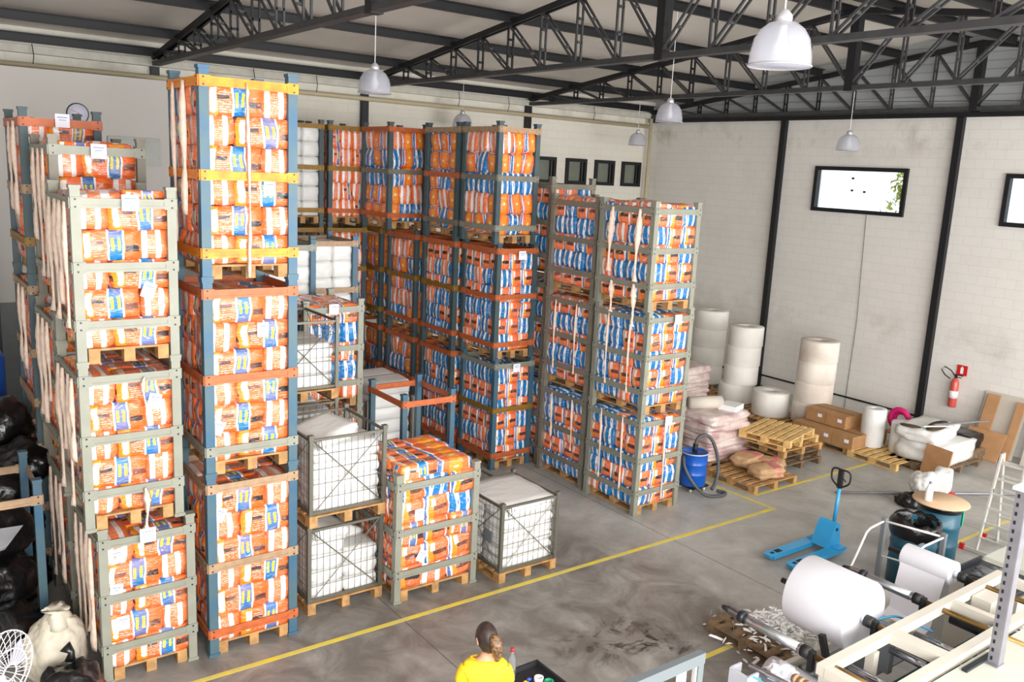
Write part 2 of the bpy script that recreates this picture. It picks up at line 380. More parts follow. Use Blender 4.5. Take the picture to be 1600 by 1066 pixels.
# gable above the right wall
g = MB().prism([(-5, 6.86), (YB+.2, 6.86), (YB+.2, 7.42), (9.3, 8.66), (-5, 8.66-.128*14.3)], 0, .1)
g.v = [(XR+.12+z, x, y) for x, y, z in g.v]
struct('wall_gable', g, 'gable_sheet')
r = MB()
for y0, y1 in ((YB+.3, 9.3), (9.3, -5)):
    z0, z1 = ztop(y0)+.33, ztop(y1)+.33
    r.add([(-6.2, y0, z0), (XR+.4, y0, z0), (XR+.4, y1, z1), (-6.2, y1, z1), (-6.2, y0, z0+.08), (XR+.4, y0, z0+.08), (XR+.4, y1, z1+.08), (-6.2, y1, z1+.08)],
          [(0, 1, 2, 3), (4, 7, 6, 5), (0, 4, 5, 1), (2, 6, 7, 3), (1, 5, 6, 2), (0, 3, 7, 4)])
struct('ceiling', r, 'roof_sheet')
# windows
def window(n, axis, pos, h, panes, mat_p, th=.06):
    a0, a1, z0, z1 = h; fr = MB(); fw = .09
    def bx(mb, c, w, z, hh, t, dep=0):
        if axis == 'Y': mb.box((pos+dep, c, z), (t, w, hh))
        else: mb.box((c, pos+dep, z), (w, t, hh))
    for zz in (z0+fw/2, z1-fw/2): bx(fr, (a0+a1)/2, a1-a0, zz, fw, .14)
    for aa in (a0+fw/2, a1-fw/2): bx(fr, aa, fw, (z0+z1)/2, z1-z0-2*fw, .14)
    root = tag(obj('window_%d' % n, None, None), kind='structure')
    part('window_frame', fr, 'black_steel', root)
    for k in range(panes):
        p = MB(); w = (a1-a0-2*fw)/panes; c = a0+fw+w*(k+.5)
        bx(p, c, w, (z0+z1)/2, z1-z0-2*fw, .008, .02+.02*k); part('pane', p, mat_p, root)
    return root
w1 = window(1, 'Y', XR, RW[0], 2, 'pane_glass'); w2 = window(2, 'Y', XR, RW[1], 2, 'pane_glass')
for w_ in (w1, w2):
    h = RW[0] if w_ is w1 else RW[1]
    m = MB()
    for a, z in ((h[0]+1.03, 5.2), (h[0]+1.35, 5.22), (h[0]+1.36, 5.5)): m.box((XR-.01, a, z), (.04, .05, .05))
    part('latch', m, 'black_steel', w_)
for i, h in enumerate(BW):
    w_ = window(3+i, 'X', YB, h, 1, 'frosted')
    m = MB().box((h[0]+.56, YB-.03, 5.35), (.03, .05, .56)); part('sash_bar', m, 'black_steel', w_)
# slim tree outside the window
tr = thing('tree', 'slim tree with yellow-green leaves outside the big window', 'tree', (XR+1.6, 11.6, 0))
m = MB()
for (y, z, q) in ((-.05, 5.55, .25), (.1, 4.75, .3), (0, 5.2, .15)):
    for k in range(90):
        c = Vector((random.uniform(-.2, .2), y+random.gauss(0, q*.6), z+random.gauss(0, q*.7))); d = [Vector((random.uniform(-.06, .06), random.uniform(-.09, .09), random.uniform(-.09, .09))) for _ in range(3)]
        m.add([c+t_ for t_ in d], [(0, 1, 2)])
part('foliage', m, 'leaf_yellow', tr); part('trunk', MB().tube([(0, 0, -.1), (.02, .05, 3), (0, 0, 5.4)], [.05, .04, .015], 8), 'old_wood', tr)
struct('trim_9', MB().box((XR+4, 7, -.12), (8, 26, .2)), 'concrete')
# steel columns
for x in (4.77, 9.37, 14.1):
    single('steel_column', MB().box((0, 0, 3.5), (.16, .12, 7.0)).box((0, 0, .02), (.3, .16, .04)), 'black_steel',
           'black steel column on back wall, %s' % {4.77: 'nearest the clock partition', 9.37: 'behind the middle racks', 14.1: 'left of the four small windows'}[x], 'column', (x, YB-.07, 0), group='columns on the back wall')
for y, d in ((14.0, 'behind the rightmost white rolls'), (9.57, 'behind the pallets of cartons'), (4.9, 'beyond the ladder')):
    single('steel_column', MB().box((0, 0, 3.43), (.12, .14, 6.86)).box((0, 0, .02), (.16, .3, .04)), 'black_steel',
           'slim black steel column on right wall, %s' % d, 'column', (XR-.07, y, 0), group='columns on the right wall')
struct('trim_1', MB().box((XR-.03, 7, 6.9), (.2, 23.4, .1)), 'black_steel')
# roof trusses
def truss(x, label, yn=1.2):
    t = thing('roof_truss', label, 'truss', (x, 0, 0))
    zb = 6.98
    def chord(name, p, q, m):
        c = MB(); 
        for o in (-.05, .05): c.beam((o, p[0], p[1]), (o, q[0], q[1]), .045, .1)
        c.beam((0, p[0], p[1]+.04), (0, q[0], q[1]+.04), .15, .02)
        part(name, c, m, t)
    chord('top_chord', (18.6, ztop(18.6)), (9.3, ztop(9.3)), 'black_steel'); chord('top_chord', (9.3, ztop(9.3)), (yn, ztop(yn)), 'black_steel')
    bc = MB().box((0, (18.6+yn)/2, zb), (.14, 18.6-yn, .02)).box((-.07, (18.6+yn)/2, zb+.03), (.012, 18.6-yn, .08)).box((.07, (18.6+yn)/2, zb+.03), (.012, 18.6-yn, .08))
    part('bottom_chord', bc, 'truss_grey', t)
    part('king_post', MB().box((0, 9.3, (zb+ztop(9.3))/2), (.16, .16, ztop(9.3)-zb+.05)), 'black_steel', t)
    def web(ya, za, yb, zbb, mm):
        w = MB()
        for o in (-.055, .055): w.beam((o, ya, za), (o, yb, zbb), .03, .03)
        for f in (.35, .68): w.box((0, ya+(yb-ya)*f, za+(zbb-za)*f), (.12, .03, .04))
        part('web_member', w, mm, t)
    k = 0
    for sgn in (1, -1):
        prev = None
        for i in range(1, 10):
            y = 9.3+sgn*.935*i
            if y < yn: break
            web(y, zb, y, ztop(y), 'black_steel' if i > 3 else 'truss_grey')
        for i in range(1, 11):
            y = 9.3+sgn*.935*i; yi = y-sgn*.935
            if y < yn: break
            if i <= 9: web(y, ztop(y)-.03, yi, zb+.05, 'truss_grey')
    return t
truss(4.77, 'black lattice roof truss nearest the camera, over the left racks')
truss(9.38, 'black lattice roof truss in the middle, behind the largest pendant lamp')
truss(14.1, 'black lattice roof truss third from the camera, before the gable')
truss(18.55, 'black lattice roof truss against the far gable wall')
for i, y in enumerate((18.45, 16.95, 14.9, 12.95, 10.95, 9.55, 8.6, 6.9, 4.9, 2.9)):
    z = ztop(y)+.15
    single('roof_purlin', MB().box((6.2, 0, 0), (24.6, .07, .02)).box((6.2, .035, -.08), (24.6, .012, .15)).box((6.2, 0, -.15), (24.6, .07, .015)), 'black_steel',
           'black roof purlin, %s from the %s' % (('eaves purlin at the back wall', 'gutter').__getitem__(0) if i == 0 else ['', 'second', 'third', 'fourth', 'fifth', 'sixth', 'seventh', 'eighth', 'ninth', 'tenth'][i]+' purlin', 'back wall'), 'purlin', (0, y, z), group='roof purlins')
single('gutter_pipe', MB().tube([(-2, 18.5, 6.74), (5, 18.5, 6.74), (18.4, 18.5, 6.72)], .05, 12, cap=True).tube([(18.45, 18.5, 6.95), (18.45, 18.5, 0.1)], .055, 12), 'pipe_beige',
       'cream pipe along the top of the back wall, turning down in the corner', 'pipe')
single('gutter', MB().box((6, 18.62, 7.03), (25, .14, .14)), 'gutter_white', 'off-white gutter channel under the eaves of the back wall', 'gutter')
for i, x in enumerate((2.6, 6.7, 8.1, 11.8, 13.3, 16.2)):
    single('pipe_hanger', MB().tube([(0, 0, 0), (.02, -.02, -.2), (0, 0, -.38)], .008, 6), 'black_steel', 'thin bent wire hanger of the cream pipe, %s from the left' % ['first', 'second', 'third', 'fourth', 'fifth', 'sixth'][i], 'hanger', (x, 18.47, 7.12), group='pipe hangers')
cd = MB().tube([(XR-.03, 15.9, .22), (XR-.03, 13.98, .32), (XR-.03, 10.8, .32), (XR-.03, 8.1, .3)], .022, 8)
for y in (13.98, 12.0, 9.9, 9.2, 8.1): cd.box((XR-.04, y, .31), (.06, .12, .08))
single('conduit', cd, 'black_steel', 'black conduit running along the foot of the right wall', 'conduit')
single('cable', MB().tube([(0, 0, 0), (0, -.1, -2.5), (.01, -.05, -5)], .006, 5), 'truss_grey', 'thin grey cable hanging down the right wall below the window', 'cable', (XR-.02, 11.5, 4.68))
# yellow floor lines
def line(n, a, b, w=.07):
    m = MB().beam((a[0], a[1], .002), (b[0], b[1], .002), w, .003); struct('trim_%d' % n, m, 'yellow_line')
line(2, (-2, 8.23), (11.75, 8.22)); line(3, (11.72, 8.22), (11.6, 12.5), .06); line(4, (11.95, 8.78), (18.0, 8.77), .06); line(5, (11.98, 8.78), (11.9, 12.3), .06); line(6, (3.0, 5.77), (8.3, 5.75)); line(7, (12.2, 5.86), (16.0, 5.9), .06)
# wall clock on the partition
ck = thing('wall_clock', 'round wall clock with dark rim on the white partition', 'clock', (3.08, 17.21, 5.9))
R90 = Matrix.Rotation(PI/2, 4, 'X')
part('rim', MB().tube([(.17*math.cos(a*PI/16), 0, .17*math.sin(a*PI/16)) for a in range(32)], .014, 8, closed=True), 'black_steel', ck)
part('face', MB().lathe([(0, 0), (.165, 0), (.165, .015), (0, .015)], M=R90), 'clock_face', ck)
part('hand', MB().beam((-.11, -.02, .06), (.03, -.02, 0), .006, .008), 'red', ck)
part('hand', MB().beam((0, -.022, 0), (.08, -.022, -.04), .006, .01), 'black_steel', ck)
single('notice_board', MB().box((0, 0, 0), (.9, .03, .5)), 'frosted', 'pale green board on the partition beside the clock', 'board', (4.0, 17.2, 5.3))
# pendant lamps
def lamp(x, y, zbot, sc, label, zup):
    t = thing('pendant_lamp', label, 'lamp', (x, y, zbot), group='pendant lamps under the roof')
    R = .235*sc
    prof = [(R, 0), (R*1.0, .01), (R*.97, .1*sc), (R*.88, .2*sc), (R*.7, .27*sc), (R*.45, .315*sc), (R*.2, .33*sc)]
    inn = [(r*.97, z) for r, z in prof[::-1]]
    part('shade', MB().lathe(prof+inn, n=40), 'lampglass', t)
    part('rim', MB().tube([(R*math.cos(a*PI/20), R*math.sin(a*PI/20), .005) for a in range(40)], .007, 6, closed=True), 'lampcap', t)
    part('cap', MB().lathe([(.0, .31*sc), (.06*sc, .31*sc), (.062*sc, .37*sc), (.03*sc, .41*sc), (0, .42*sc)], n=20), 'lampcap', t)
    part('bulb', MB().lathe([(0, .06*sc), (.05*sc, .09*sc), (.06*sc, .14*sc), (.03*sc, .22*sc), (.03*sc, .3*sc)], n=16), 'bulb', t)
    zup = ztop(y)+.33
    part('cord', MB().tube([(0, 0, .4*sc), (0, 0, zup-zbot)], .006, 6), 'cable_white', t)
    part('ceiling_hook', MB().box((0, 0, zup-zbot), (.08, .05, .03)), 'lampcap', t)
lamp(5.9, 11.45, 6.27, 1, 'ribbed glass pendant lamp above the blue-posted racks, left', 7.55)
lamp(5.66, 4.36, 6.17, 1, 'largest ribbed glass pendant lamp, top right foreground', 7.3)
lamp(11.42, 11.02, 6.26, 1, 'ribbed glass pendant lamp in front of the third truss, centre', 7.5)
lamp(16.2, 10.57, 6.02, 1, 'translucent pendant lamp above the big wall window', 7.4)
lamp(16.5, 17.0, 6.1, 1, 'small pendant lamp hanging near the far corner', 7.1)
lamp(11.5, 17.8, 6.22, 1, 'pendant lamp half hidden behind the rack tops', 7.1)
# ---------------------------------------------------------------- pallets, frames
def pallet_parts(W, D, along='X'):
    dk = MB(); n = 7; L, Wd = D, W
    bw = .1; 
    for i in range(n):
        y = -D/2+bw/2+(D-bw)*i/(n-1); dk.box((0, y, .132), (W, bw, .02))
    for i in (-1, 0, 1): dk.box((i*(W/2-.05), 0, .112), (.1, D, .02))
    run = MB()
    for j in (-1, 0, 1): run.box((0, j*(D/2-.065), .062), (.1, .13, .08))
    run.box((0, 0, .011), (.1, D, .022))
    return dk, run
PAL = {}
def pallet(loc, W, D, label, m='wood', rz=0, group='wooden pallets'):
    key = (W, D, m)
    if key not in PAL:
        dk, rn = pallet_parts(W, D); PAL[key] = (dk.mesh('deck', [m]), rn.mesh('runner', [m]))
    t = thing('wooden_pallet', label, 'pallet', loc, rz, group)
    obj('deck', PAL[key][0], t)
    for i in (-1, 0, 1): obj('runner', PAL[key][1], t, (i*(W/2-.05), 0, 0))
    return t
RM = {}
def rail_mesh(L, h, m):
    k = ('r', round(L, 3), h, m)
    if k not in RM:
        b = MB().box((0, 0, 0), (L, .02, h*.8)).box((0, -.01, h*.32), (L*.82, .014, h*.24)).box((0, -.01, -h*.32), (L*.82, .014, h*.24))
        for s in (-1, 1):
            b.box((s*(L/2-.05), -.012, 0), (.11, .008, h*1.05))
            for q in (-1, 1): b.box((s*(L/2-.035), -.017, q*h*.34), (.016, .006, .016), mi=1)
        RM[k] = b.mesh('rail', [m, 'dark_machine'])
    return RM[k]
def post_mesh(h, s, m):
    k = ('p', h, s, m)
    if k not in RM:
        b = MB().box((0, 0, h/2-.02), (s, s, h-.02)).box((0, 0, .015), (s*1.25, s*1.25, .03)).box((0, 0, h-.015), (s*1.18, s*1.18, .03)).box((0, 0, h-.05), (s*.8, s*.8, .04))
        RM[k] = b.mesh('post', [m])
    return RM[k]
def frame(X, Y, Z, Wd, D, H, rails, pm, rms, label, ps=.085, rh=.1, group='stacking frames'):
    t = thing('stacking_frame', label, 'rack frame', (X, Y, Z), 0, group)
    pmsh = post_mesh(H, ps, pm)
    for x in (ps/2, Wd-ps/2):
        for y in (ps/2, D-ps/2): obj('post', pmsh, t, (x, y, 0))
    for i, z in enumerate(rails):
        rm = rms[i % len(rms)] if isinstance(rms, (list, tuple)) else rms
        a = rail_mesh(Wd-.01, rh, rm); b = rail_mesh(D-.01, rh, rm)
        obj('rail', a, t, (Wd/2, .004, z)); obj('rail', a, t, (Wd/2, D-.004, z), PI)
        obj('rail', b, t, (.004, D/2, z), -PI/2); obj('rail', b, t, (Wd-.004, D/2, z), PI/2)
    return t
# ---------------------------------------------------------------- soft packs
def pack_mesh(key, sx, sy, sz, m, seed, lumpy=.03, lobes=0, n=6, rnd=.3, puff=1.05):
    rs = random.Random(seed); off = Vector((rs.uniform(0, 50), rs.uniform(0, 50), 0))
    vs = []; fs = []; uvs = []; idx = {}
    def vert(a, b, c):
        k = (round(a, 4), round(b, 4), round(c, 4))
        if k in idx: return idx[k]
        x = a*math.sqrt(1-rnd*(b*b/2+c*c/2-b*b*c*c/3)); y = b*math.sqrt(1-rnd*(a*a/2+c*c/2-a*a*c*c/3)); z = c*math.sqrt(1-rnd*(a*a/2+b*b/2-a*a*b*b/3))
        p = Vector((x, y, z)); nn = noise.noise(p*1.6+off); p *= puff*(1+lumpy*2*nn)
        if lobes: p.z *= 1-.12*(1-abs(math.sin(PI*lobes*(a+1)/2)))
        idx[k] = len(vs); vs.append((p.x*sx/2, p.y*sy/2, p.z*sz/2)); return idx[k]
    g = [-1+2*i/n for i in range(n+1)]
    for ax in range(3):
        for sg in (-1, 1):
            for i in range(n):
                for j in range(n):
                    q = []; u = []
                    for (ii, jj) in ((i, j), (i+1, j), (i+1, j+1), (i, j+1)):
                        s, t = g[ii], g[jj]
                        if ax == 0: p = (sg, s, t); uu = ((1-s)/2 if sg < 0 else (s+1)/2, (t+1)/2)
                        elif ax == 1: p = (s, sg, t); uu = ((s+1)/2 if sg < 0 else (1-s)/2, (t+1)/2)
                        else: p = (s, t, sg); uu = ((s+1)/2, (t+1)/2)
                        q.append(vert(*p)); u.append(uu)
                    fl = (ax == 0 and sg < 0) or (ax == 1 and sg > 0) or (ax == 2 and sg < 0)
                    if fl: q.reverse(); u.reverse()
                    fs.append(q); uvs += u
    me = bpy.data.meshes.new(key); me.from_pydata(vs, [], fs); me.materials.append(MAT[m])
    me.polygons.foreach_set('use_smooth', [True]*len(fs))
    ul = me.uv_layers.new(name='UVMap'); ul.data.foreach_set('uv', [c for p in uvs for c in p]); me.update()
    return me
PM = {}
def pm(kind, sx, sy, sz, var):
    k = (kind, round(sx, 2), round(sy, 2), round(sz, 2), var)
    if k not in PM:
        PM[k] = (pack_mesh('diaper_pack', k[1], k[2], k[3], 'pack_'+kind, hash((kind, var)) % 1000 if False else (len(kind)*17+var*31), .04, 2 if kind == 'lobed' else 0, 6, .3 if kind in ('end', 'long') else .5, 1.05 if kind in ('end', 'long') else 1.09), kind)
    return PM[k]
PACKS = []   # (score, meshkey, matrix, label, kind)
LOOK = {'end': 'white-striped orange pack', 'long': 'blue-banded orange pack', 'label': 'black-labelled orange pack', 'blue': 'blue white-striped pack', 'lobed': 'plain-ended orange pack'}
ORD = ['top', 'second', 'third', 'fourth', 'fifth', 'sixth', 'seventh', 'eighth', 'ninth']
CAMP = Vector((0, 0, 5.3))
def put(kind, c, size, rot, where, vis):
    k = pm(kind, *size, random.randrange(3))
    M = Matrix.Translation(c) @ Matrix.Rotation(rot[2], 4, 'Z') @ Matrix.Rotation(rot[1], 4, 'Y') @ Matrix.Rotation(rot[0], 4, 'X')
    sc = vis*(size[0]*size[2])/((Vector(c)-CAMP).length**2)
    PACKS.append([sc, k[0], M, (LOOK[kind]+(where if where[0] == ',' else ', '+where)), kind])
def jit(a=.03): return (random.uniform(-a, a), random.uniform(-a, a), random.uniform(-a, a))
def fill_brick(X, Y, Z, Wd, D, rows, h, desc, level, visf=1, visl=.35, topvis=0):
    m = .05; x0, x1 = X+m, X+Wd-m; w = x1-x0; a = w/3; y0 = Y+.04; dd = (D-.08)
    hd = dd/2
    for r_ in range(rows):
        z = Z+.145+h*(r_+.5); rr = rows-1-r_
        lv = ', %s cage, %s' % (level, desc); rw = ', %s row' % ORD[rr]
        tv = topvis if rr == 0 else 0
        for half in (0, 1):
            yy = y0+half*hd; fl = (r_+half) % 2
            ex = x0+a/2 if fl == 0 else x1-a/2; lx = x0+a+a if fl == 0 else x0+a
            vv = visf if half == 0 else max(.02, tv*.6)
            put('end', (ex+random.uniform(-.01, .01), yy+hd/2+random.uniform(-.025, .015), z), (a*1.02, hd, h), jit(), rw+(' left' if fl == 0 else ' right')+(' rear' if half else '')+lv, vv if (half == 0 or fl) else max(visl, vv))
            for q in (0, 1):
                put('long', (lx+random.uniform(-.01, .01), yy+hd*(.25+.5*q)+random.uniform(-.015, .01), z), (2*a*1.01, hd/2*1.03, h), jit(.02)[:2]+((PI if random.random() < .25 and q else 0),),
                    rw+(' front' if q == 0 else ' second deep')+(' rear' if half else '')+lv, vv if q == 0 else max(.02, tv*.6) if fl == 0 else max(visl*.9, .02))
def fill_up(X, Y, Z, Wd, D, rows, h, desc, level, nx=3, ny=4, visf=1, visl=.6, topvis=0, tumble=0, kinds=None):
    m = .05; w = (Wd-2*m)/nx; d = (D-2*m)/ny; blk = random.randrange(2)
    for r_ in range(rows):
        z = Z+.145+h*(r_+.5); rr = rows-1-r_
        for ix in range(nx):
            for iy in range(ny):
                edge = iy == 0 or ix == 0 or ix == nx-1 or iy == ny-1 or rr == 0
                if not edge: continue
                pool = kinds[(r_) % len(kinds)] if kinds else (('label', 'label', 'label', 'label', 'blue') if (r_+blk) % 2 else ('blue', 'blue', 'blue', 'end', 'blue'))
                kd = random.choice(pool)
                if iy == 0 and not kinds: kd = ['label', 'label', 'blue'][ix % 3] if (r_+blk) % 2 else ['blue', 'label', 'label'][ix % 3]
                vis = visf if iy == 0 else visl if ix == 0 else (topvis if rr == 0 and topvis else .02)
                side = ('front face %s' % ['left', 'middle', 'right', 'far right'][ix]) if iy == 0 else ('left side %s back' % ORD[iy]) if ix == 0 else 'inside at %d-%d' % (ix+1, iy+1)
                c = (X+m+w*(ix+.5)+random.uniform(-.02, .012), Y+m+d*(iy+.5)+random.uniform(-.025, .012), z+random.uniform(-.012, .012))
                rot = jit(.06+tumble)
                put(kd, c, (w*1.06, d*1.06, h*1.06), rot, '%s row, %s, %s cage, %s' % (ORD[rr], side, level, desc), vis)
def top_layer(X, Y, Z, Wd, D, desc, level, vis=.5):
    nx, ny = 3, 4
    for ix in range(nx):
        for iy in range(ny):
            kd = random.choice(['long', 'long', 'lobed', 'end'])
            put(kd, (X+.07+(Wd-.14)*(ix+.5)/nx, Y+.07+(D-.14)*(iy+.5)/ny, Z), ((Wd-.12)/nx*1.04, (D-.12)/ny*1.06, .16), jit(.08), 'lying on top %d back, %d from left, %s cage of %s' % (iy+1, ix+1, level, desc), vis if True else 0)
GR = [.37, .91, 1.5]; BR = [.26, 1.02, 1.9]
LV = ['bottom', 'middle', 'top']
def stack(desc, X, Y, Wd, D, levels, pitch, rails, pm_, rms, fill, shifts=None, pm_wood='wood', group=None, Hs=None, **kw):
    for l in range(levels):
        sx, sy = (shifts[l] if shifts else (0, 0)); z = l*pitch; lvn = LV[l] if levels == 3 else (['bottom', 'top'][l] if levels == 2 else 'only')
        frame(X+sx, Y+sy, z, Wd, D, pitch, rails, pm_[l] if isinstance(pm_, list) else pm_, rms[l] if isinstance(rms[0], (list, tuple)) else rms,
              'steel post frame of the %s cage, %s' % (lvn, desc), **kw)
        pallet((X+sx+Wd/2, Y+sy+D/2, z+.001), round(Wd-.2, 2), round(D-.04, 2), 'wooden pallet in the %s cage of %s' % (lvn, desc), pm_wood)
        fill(X+sx, Y+sy, z, lvn, l)
# row on the far left
A1 = 'leftmost front stack'
def fA1(x, y, z, lv, l): fill_brick(x, y, z, .9, 1.2, 5, .277, A1, lv, 1, .3, topvis=.3 if l < 2 else .6)
stack(A1, 1.52, 8.65, .92, 1.2, 3, 1.66, GR, 'grey_paint', ['grey_paint'], fA1, [(.03, 0), (-.07, 0), (-.07, .0)])
A2 = 'stack behind the leftmost'
def fA2(x, y, z, lv, l): fill_brick(x, y, z, .9, 1.2, 5, .31, A2, lv, .5 if l == 2 else .03, .25, .3 if l == 2 else 0)
stack(A2, 1.5, 9.98, .93, 1.2, 3, 1.81, [.4, 1.0, 1.66], 'dark_grey_paint', ['grey_paint'], fA2, [(0, 0), (-.04, 0), (0, 0)])
A3 = 'far left blue-post stack'
def fA3(x, y, z, lv, l): fill_brick(x, y, z, .85, 1.2, 5, .33, A3, lv, .4 if l == 2 else .03, .2, .2)
stack(A3, 1.42, 11.3, .85, 1.25, 3, 1.91, [.4, 1.0, 1.75], 'teal_paint', [['tan_rail'], ['tan_rail'], ['gold_rail', 'tan_rail', 'orange_rail']], fA3)
R2 = 'front blue-post stack'
def fR2(x, y, z, lv, l): fill_brick(x, y, z, .98, 1.05, 6, .29, R2, lv, 1, .12, topvis=.2)
stack(R2, 2.59, 8.6, .98, 1.05, 3, 2.045, BR, 'blue_paint', [['orange_rail', 'tan_rail', 'tan_rail'], ['grey_paint', 'orange_rail', 'orange_rail'], ['yellow_rail', 'yellow_rail', 'yellow_rail']], fR2, ps=.095)
# middle block
D_ = 'low grey front cage'
def fD(x, y, z, lv, l):
    fill_up(x, y, z, 1.2, 1.15, 5, .285, D_, lv, nx=3, ny=4, visf=1.4, visl=.8, topvis=.3, kinds=[('end', 'label'), ('label', 'end'), ('label', 'long'), ('label', 'blue'), ('blue', 'label')])
    for iy in range(4):
        for ix in range(2):
            put(['long', 'lobed'][ix], (x+.08+(1.2-.16)*(ix+.5)/2, y+.08+1.0*(iy+.5)/4, z+1.63), (.53, .29, .2), jit(.07), 'lying on top, %s from front, %s, %s' % (ORD[iy].replace('top', 'first'), ['left', 'right'][ix], D_), 1.6)
stack(D_, 4.82, 8.6, 1.2, 1.15, 1, 1.66, GR, 'grey_paint', ['grey_paint'], fD)
C_ = 'grey stack behind the mesh cages'
def fC(x, y, z, lv, l): fill_up(x, y, z, .96, 1.15, 5, .283, C_, lv, nx=3, ny=4, visf=.9 if l else .1, visl=.2, topvis=.3, kinds=[('end', 'label'), ('blue',), ('label', 'long'), ('blue', 'label'), ('end', 'label')])
stack(C_, 4.93, 11.65, .96, 1.15, 2, 1.65, GR, 'grey_paint', ['grey_paint'], fC)
B1 = 'tall blue-post middle stack'
LOB = [('lobed', 'lobed', 'blue'), ('lobed', 'end', 'lobed'), ('blue', 'lobed', 'blue')]
def fB(desc, f):
    def q(x, y, z, lv, l):
        if l == 2: fill_up(x, y, z, .87, 1.1, 5, .345, desc, lv, nx=3, ny=3, visf=f, visl=.5*f, tumble=.1, kinds=LOB, topvis=.15)
        else: fill_up(x, y, z, .87, 1.1, 6, .285, desc, lv, nx=3, ny=4, visf=f, visl=.5*f, tumble=.12 if l == 0 and 0 else 0)
    return q
BR2 = [.26, 1.1, 1.9]
stack(B1, 8.57, 12.0, .87, 1.1, 3, 2.03, BR2, ['blue_paint', 'teal_paint', 'teal_paint'], [['orange_rail', 'gold_rail', 'grey_paint'], ['orange_rail', 'orange_rail', 'orange_rail'], ['grey_paint', 'dark_grey_paint', 'tan_rail']], fB(B1, 1), [(.05, 0), (-.0, 0), (-.08, 0)], ps=.09)
stack('second blue-post middle stack', 8.5, 13.25, .87, 1.15, 3, 2.03, BR2, 'teal_paint', [['orange_rail'], ['orange_rail', 'gold_rail'], ['dark_grey_paint', 'orange_rail', 'tan_rail']], fB('second blue-post middle stack', .35), ps=.09)
B3 = 'third blue-post middle stack'
def fB3(x, y, z, lv, l): fill_up(x, y, z, .87, 1.15, 5, .345 if l == 2 else .33, B3, lv, nx=3, ny=3, visf=1 if l == 2 else .1, visl=.35, tumble=.08, kinds=LOB)
stack(B3, 8.5, 14.65, .87, 1.15, 3, 2.03, BR2, 'teal_paint', [['orange_rail'], ['orange_rail', 'gold_rail'], ['orange_rail', 'dark_grey_paint', 'orange_rail']], fB3, [(0, 0), (0, 0), (-.4, .42)], ps=.09)
B4 = 'fourth blue-post middle stack'
def fB4(x, y, z, lv, l): fill_up(x, y, z, .87, 1.15, 5, .33, B4, lv, nx=3, ny=3, visf=.1, visl=.2, kinds=LOB)
stack(B4, 8.5, 16.1, .87, 1.15, 2, 2.03, BR2, 'teal_paint', [['orange_rail'], ['gold_rail']], fB4, ps=.09)
H1 = 'rear stack beside white bales'
def fH1(x, y, z, lv, l): fill_up(x, y, z, .86, 1.15, 5, .34, H1, lv, nx=3, ny=3, visf=.9 if l == 2 else .03, visl=.1, kinds=[('long', 'end')])
stack(H1, 7.44, 16.35, .86, 1.15, 3, 2.03, BR2, 'teal_paint', [['gold_rail'], ['gold_rail'], ['orange_rail', 'gold_rail', 'gold_rail']], fH1, ps=.09)
K1 = 'front right-hand grey stack'
def f4(desc, vf, vl):
    def q(x, y, z, lv, l): fill_up(x, y, z, 1.0, 1.22, 5, .283, desc, lv, nx=3, ny=4, visf=vf, visl=vl, topvis=.2)
    return q
stack(K1, 9.4, 9.15, 1.0, 1.22, 3, 1.65, GR, 'grey_paint', ['grey_paint'], f4(K1, 1.2, .8), [(0, 0), (0, 0), (-.04, 0)])
K2 = 'second right-hand grey stack'
stack(K2, 9.45, 10.5, 1.0, 1.22, 3, 1.65, GR, 'dark_grey_paint', ['dark_grey_paint'], f4(K2, .05, .75))
K3 = 'third right-hand grey stack'
stack(K3, 9.55, 11.85, 1.0, 1.22, 3, 1.74, [.37, .95, 1.58], 'dark_grey_paint', ['dark_grey_paint'], f4(K3, .15, .3))
def tops(X, Y, Z, Wd, D, desc, n=2, m=3):
    for ix in range(n):
        for iy in range(m):
            put(random.choice(['long', 'end', 'lobed']), (X+.08+(Wd-.16)*(ix+.5)/n, Y+.08+(D-.16)*(iy+.5)/m, Z+random.uniform(-.02, .02)), ((Wd-.14)/n, (D-.14)/m*1.03, .13), jit(.1), 'lying flat on top, %s from front, %s, %s' % (ORD[iy].replace('top', 'first'), ['left', 'right'][ix], desc), .5)
tops(1.45, 8.65, 3.32+1.53, .92, 1.2, A1); tops(1.5, 9.98, 3.62+1.68, .93, 1.2, A2); tops(9.36, 9.15, 3.3+1.55, 1.0, 1.22, K1); tops(9.45, 10.5, 3.3+1.55, 1.0, 1.22, K2)
# link the 300 packs that show largest, the rest as one
PACKS.sort(key=lambda p: -p[0])
seen = {}
for p in PACKS[:300]:
    o = bpy.data.objects.new('diaper_pack', p[1]); COL.objects.link(o); o.matrix_world = p[2]
    tag(o, p[3], 'pack', 'packs stacked in the steel frames')
V = []; Fc = []; MI = []; UV = []; mats = []
for p in PACKS[300:]:
    b = len(V); me = p[1]; M = p[2]
    if p[4] not in mats: mats.append(p[4])
    V += [tuple(M @ v.co) for v in me.vertices]; Fc += [tuple(b+i for i in f.vertices) for f in me.polygons]; MI += [mats.index(p[4])]*len(me.polygons)
    buf = [0.0]*(len(me.loops)*2); me.uv_layers[0].data.foreach_get('uv', buf); UV += buf
me = bpy.data.meshes.new('diaper_pack_stock'); me.from_pydata(V, [], Fc)
for k in mats: me.materials.append(MAT['pack_'+k])
me.polygons.foreach_set('material_index', MI); me.polygons.foreach_set('use_smooth', [True]*len(Fc))
ul = me.uv_layers.new(name='UVMap'); ul.data.foreach_set('uv', UV); me.update()
tag(obj('diaper_pack_stock', me), 'orange and blue film packs filling the sides and backs of the rack stacks', 'packs', kind='stuff')
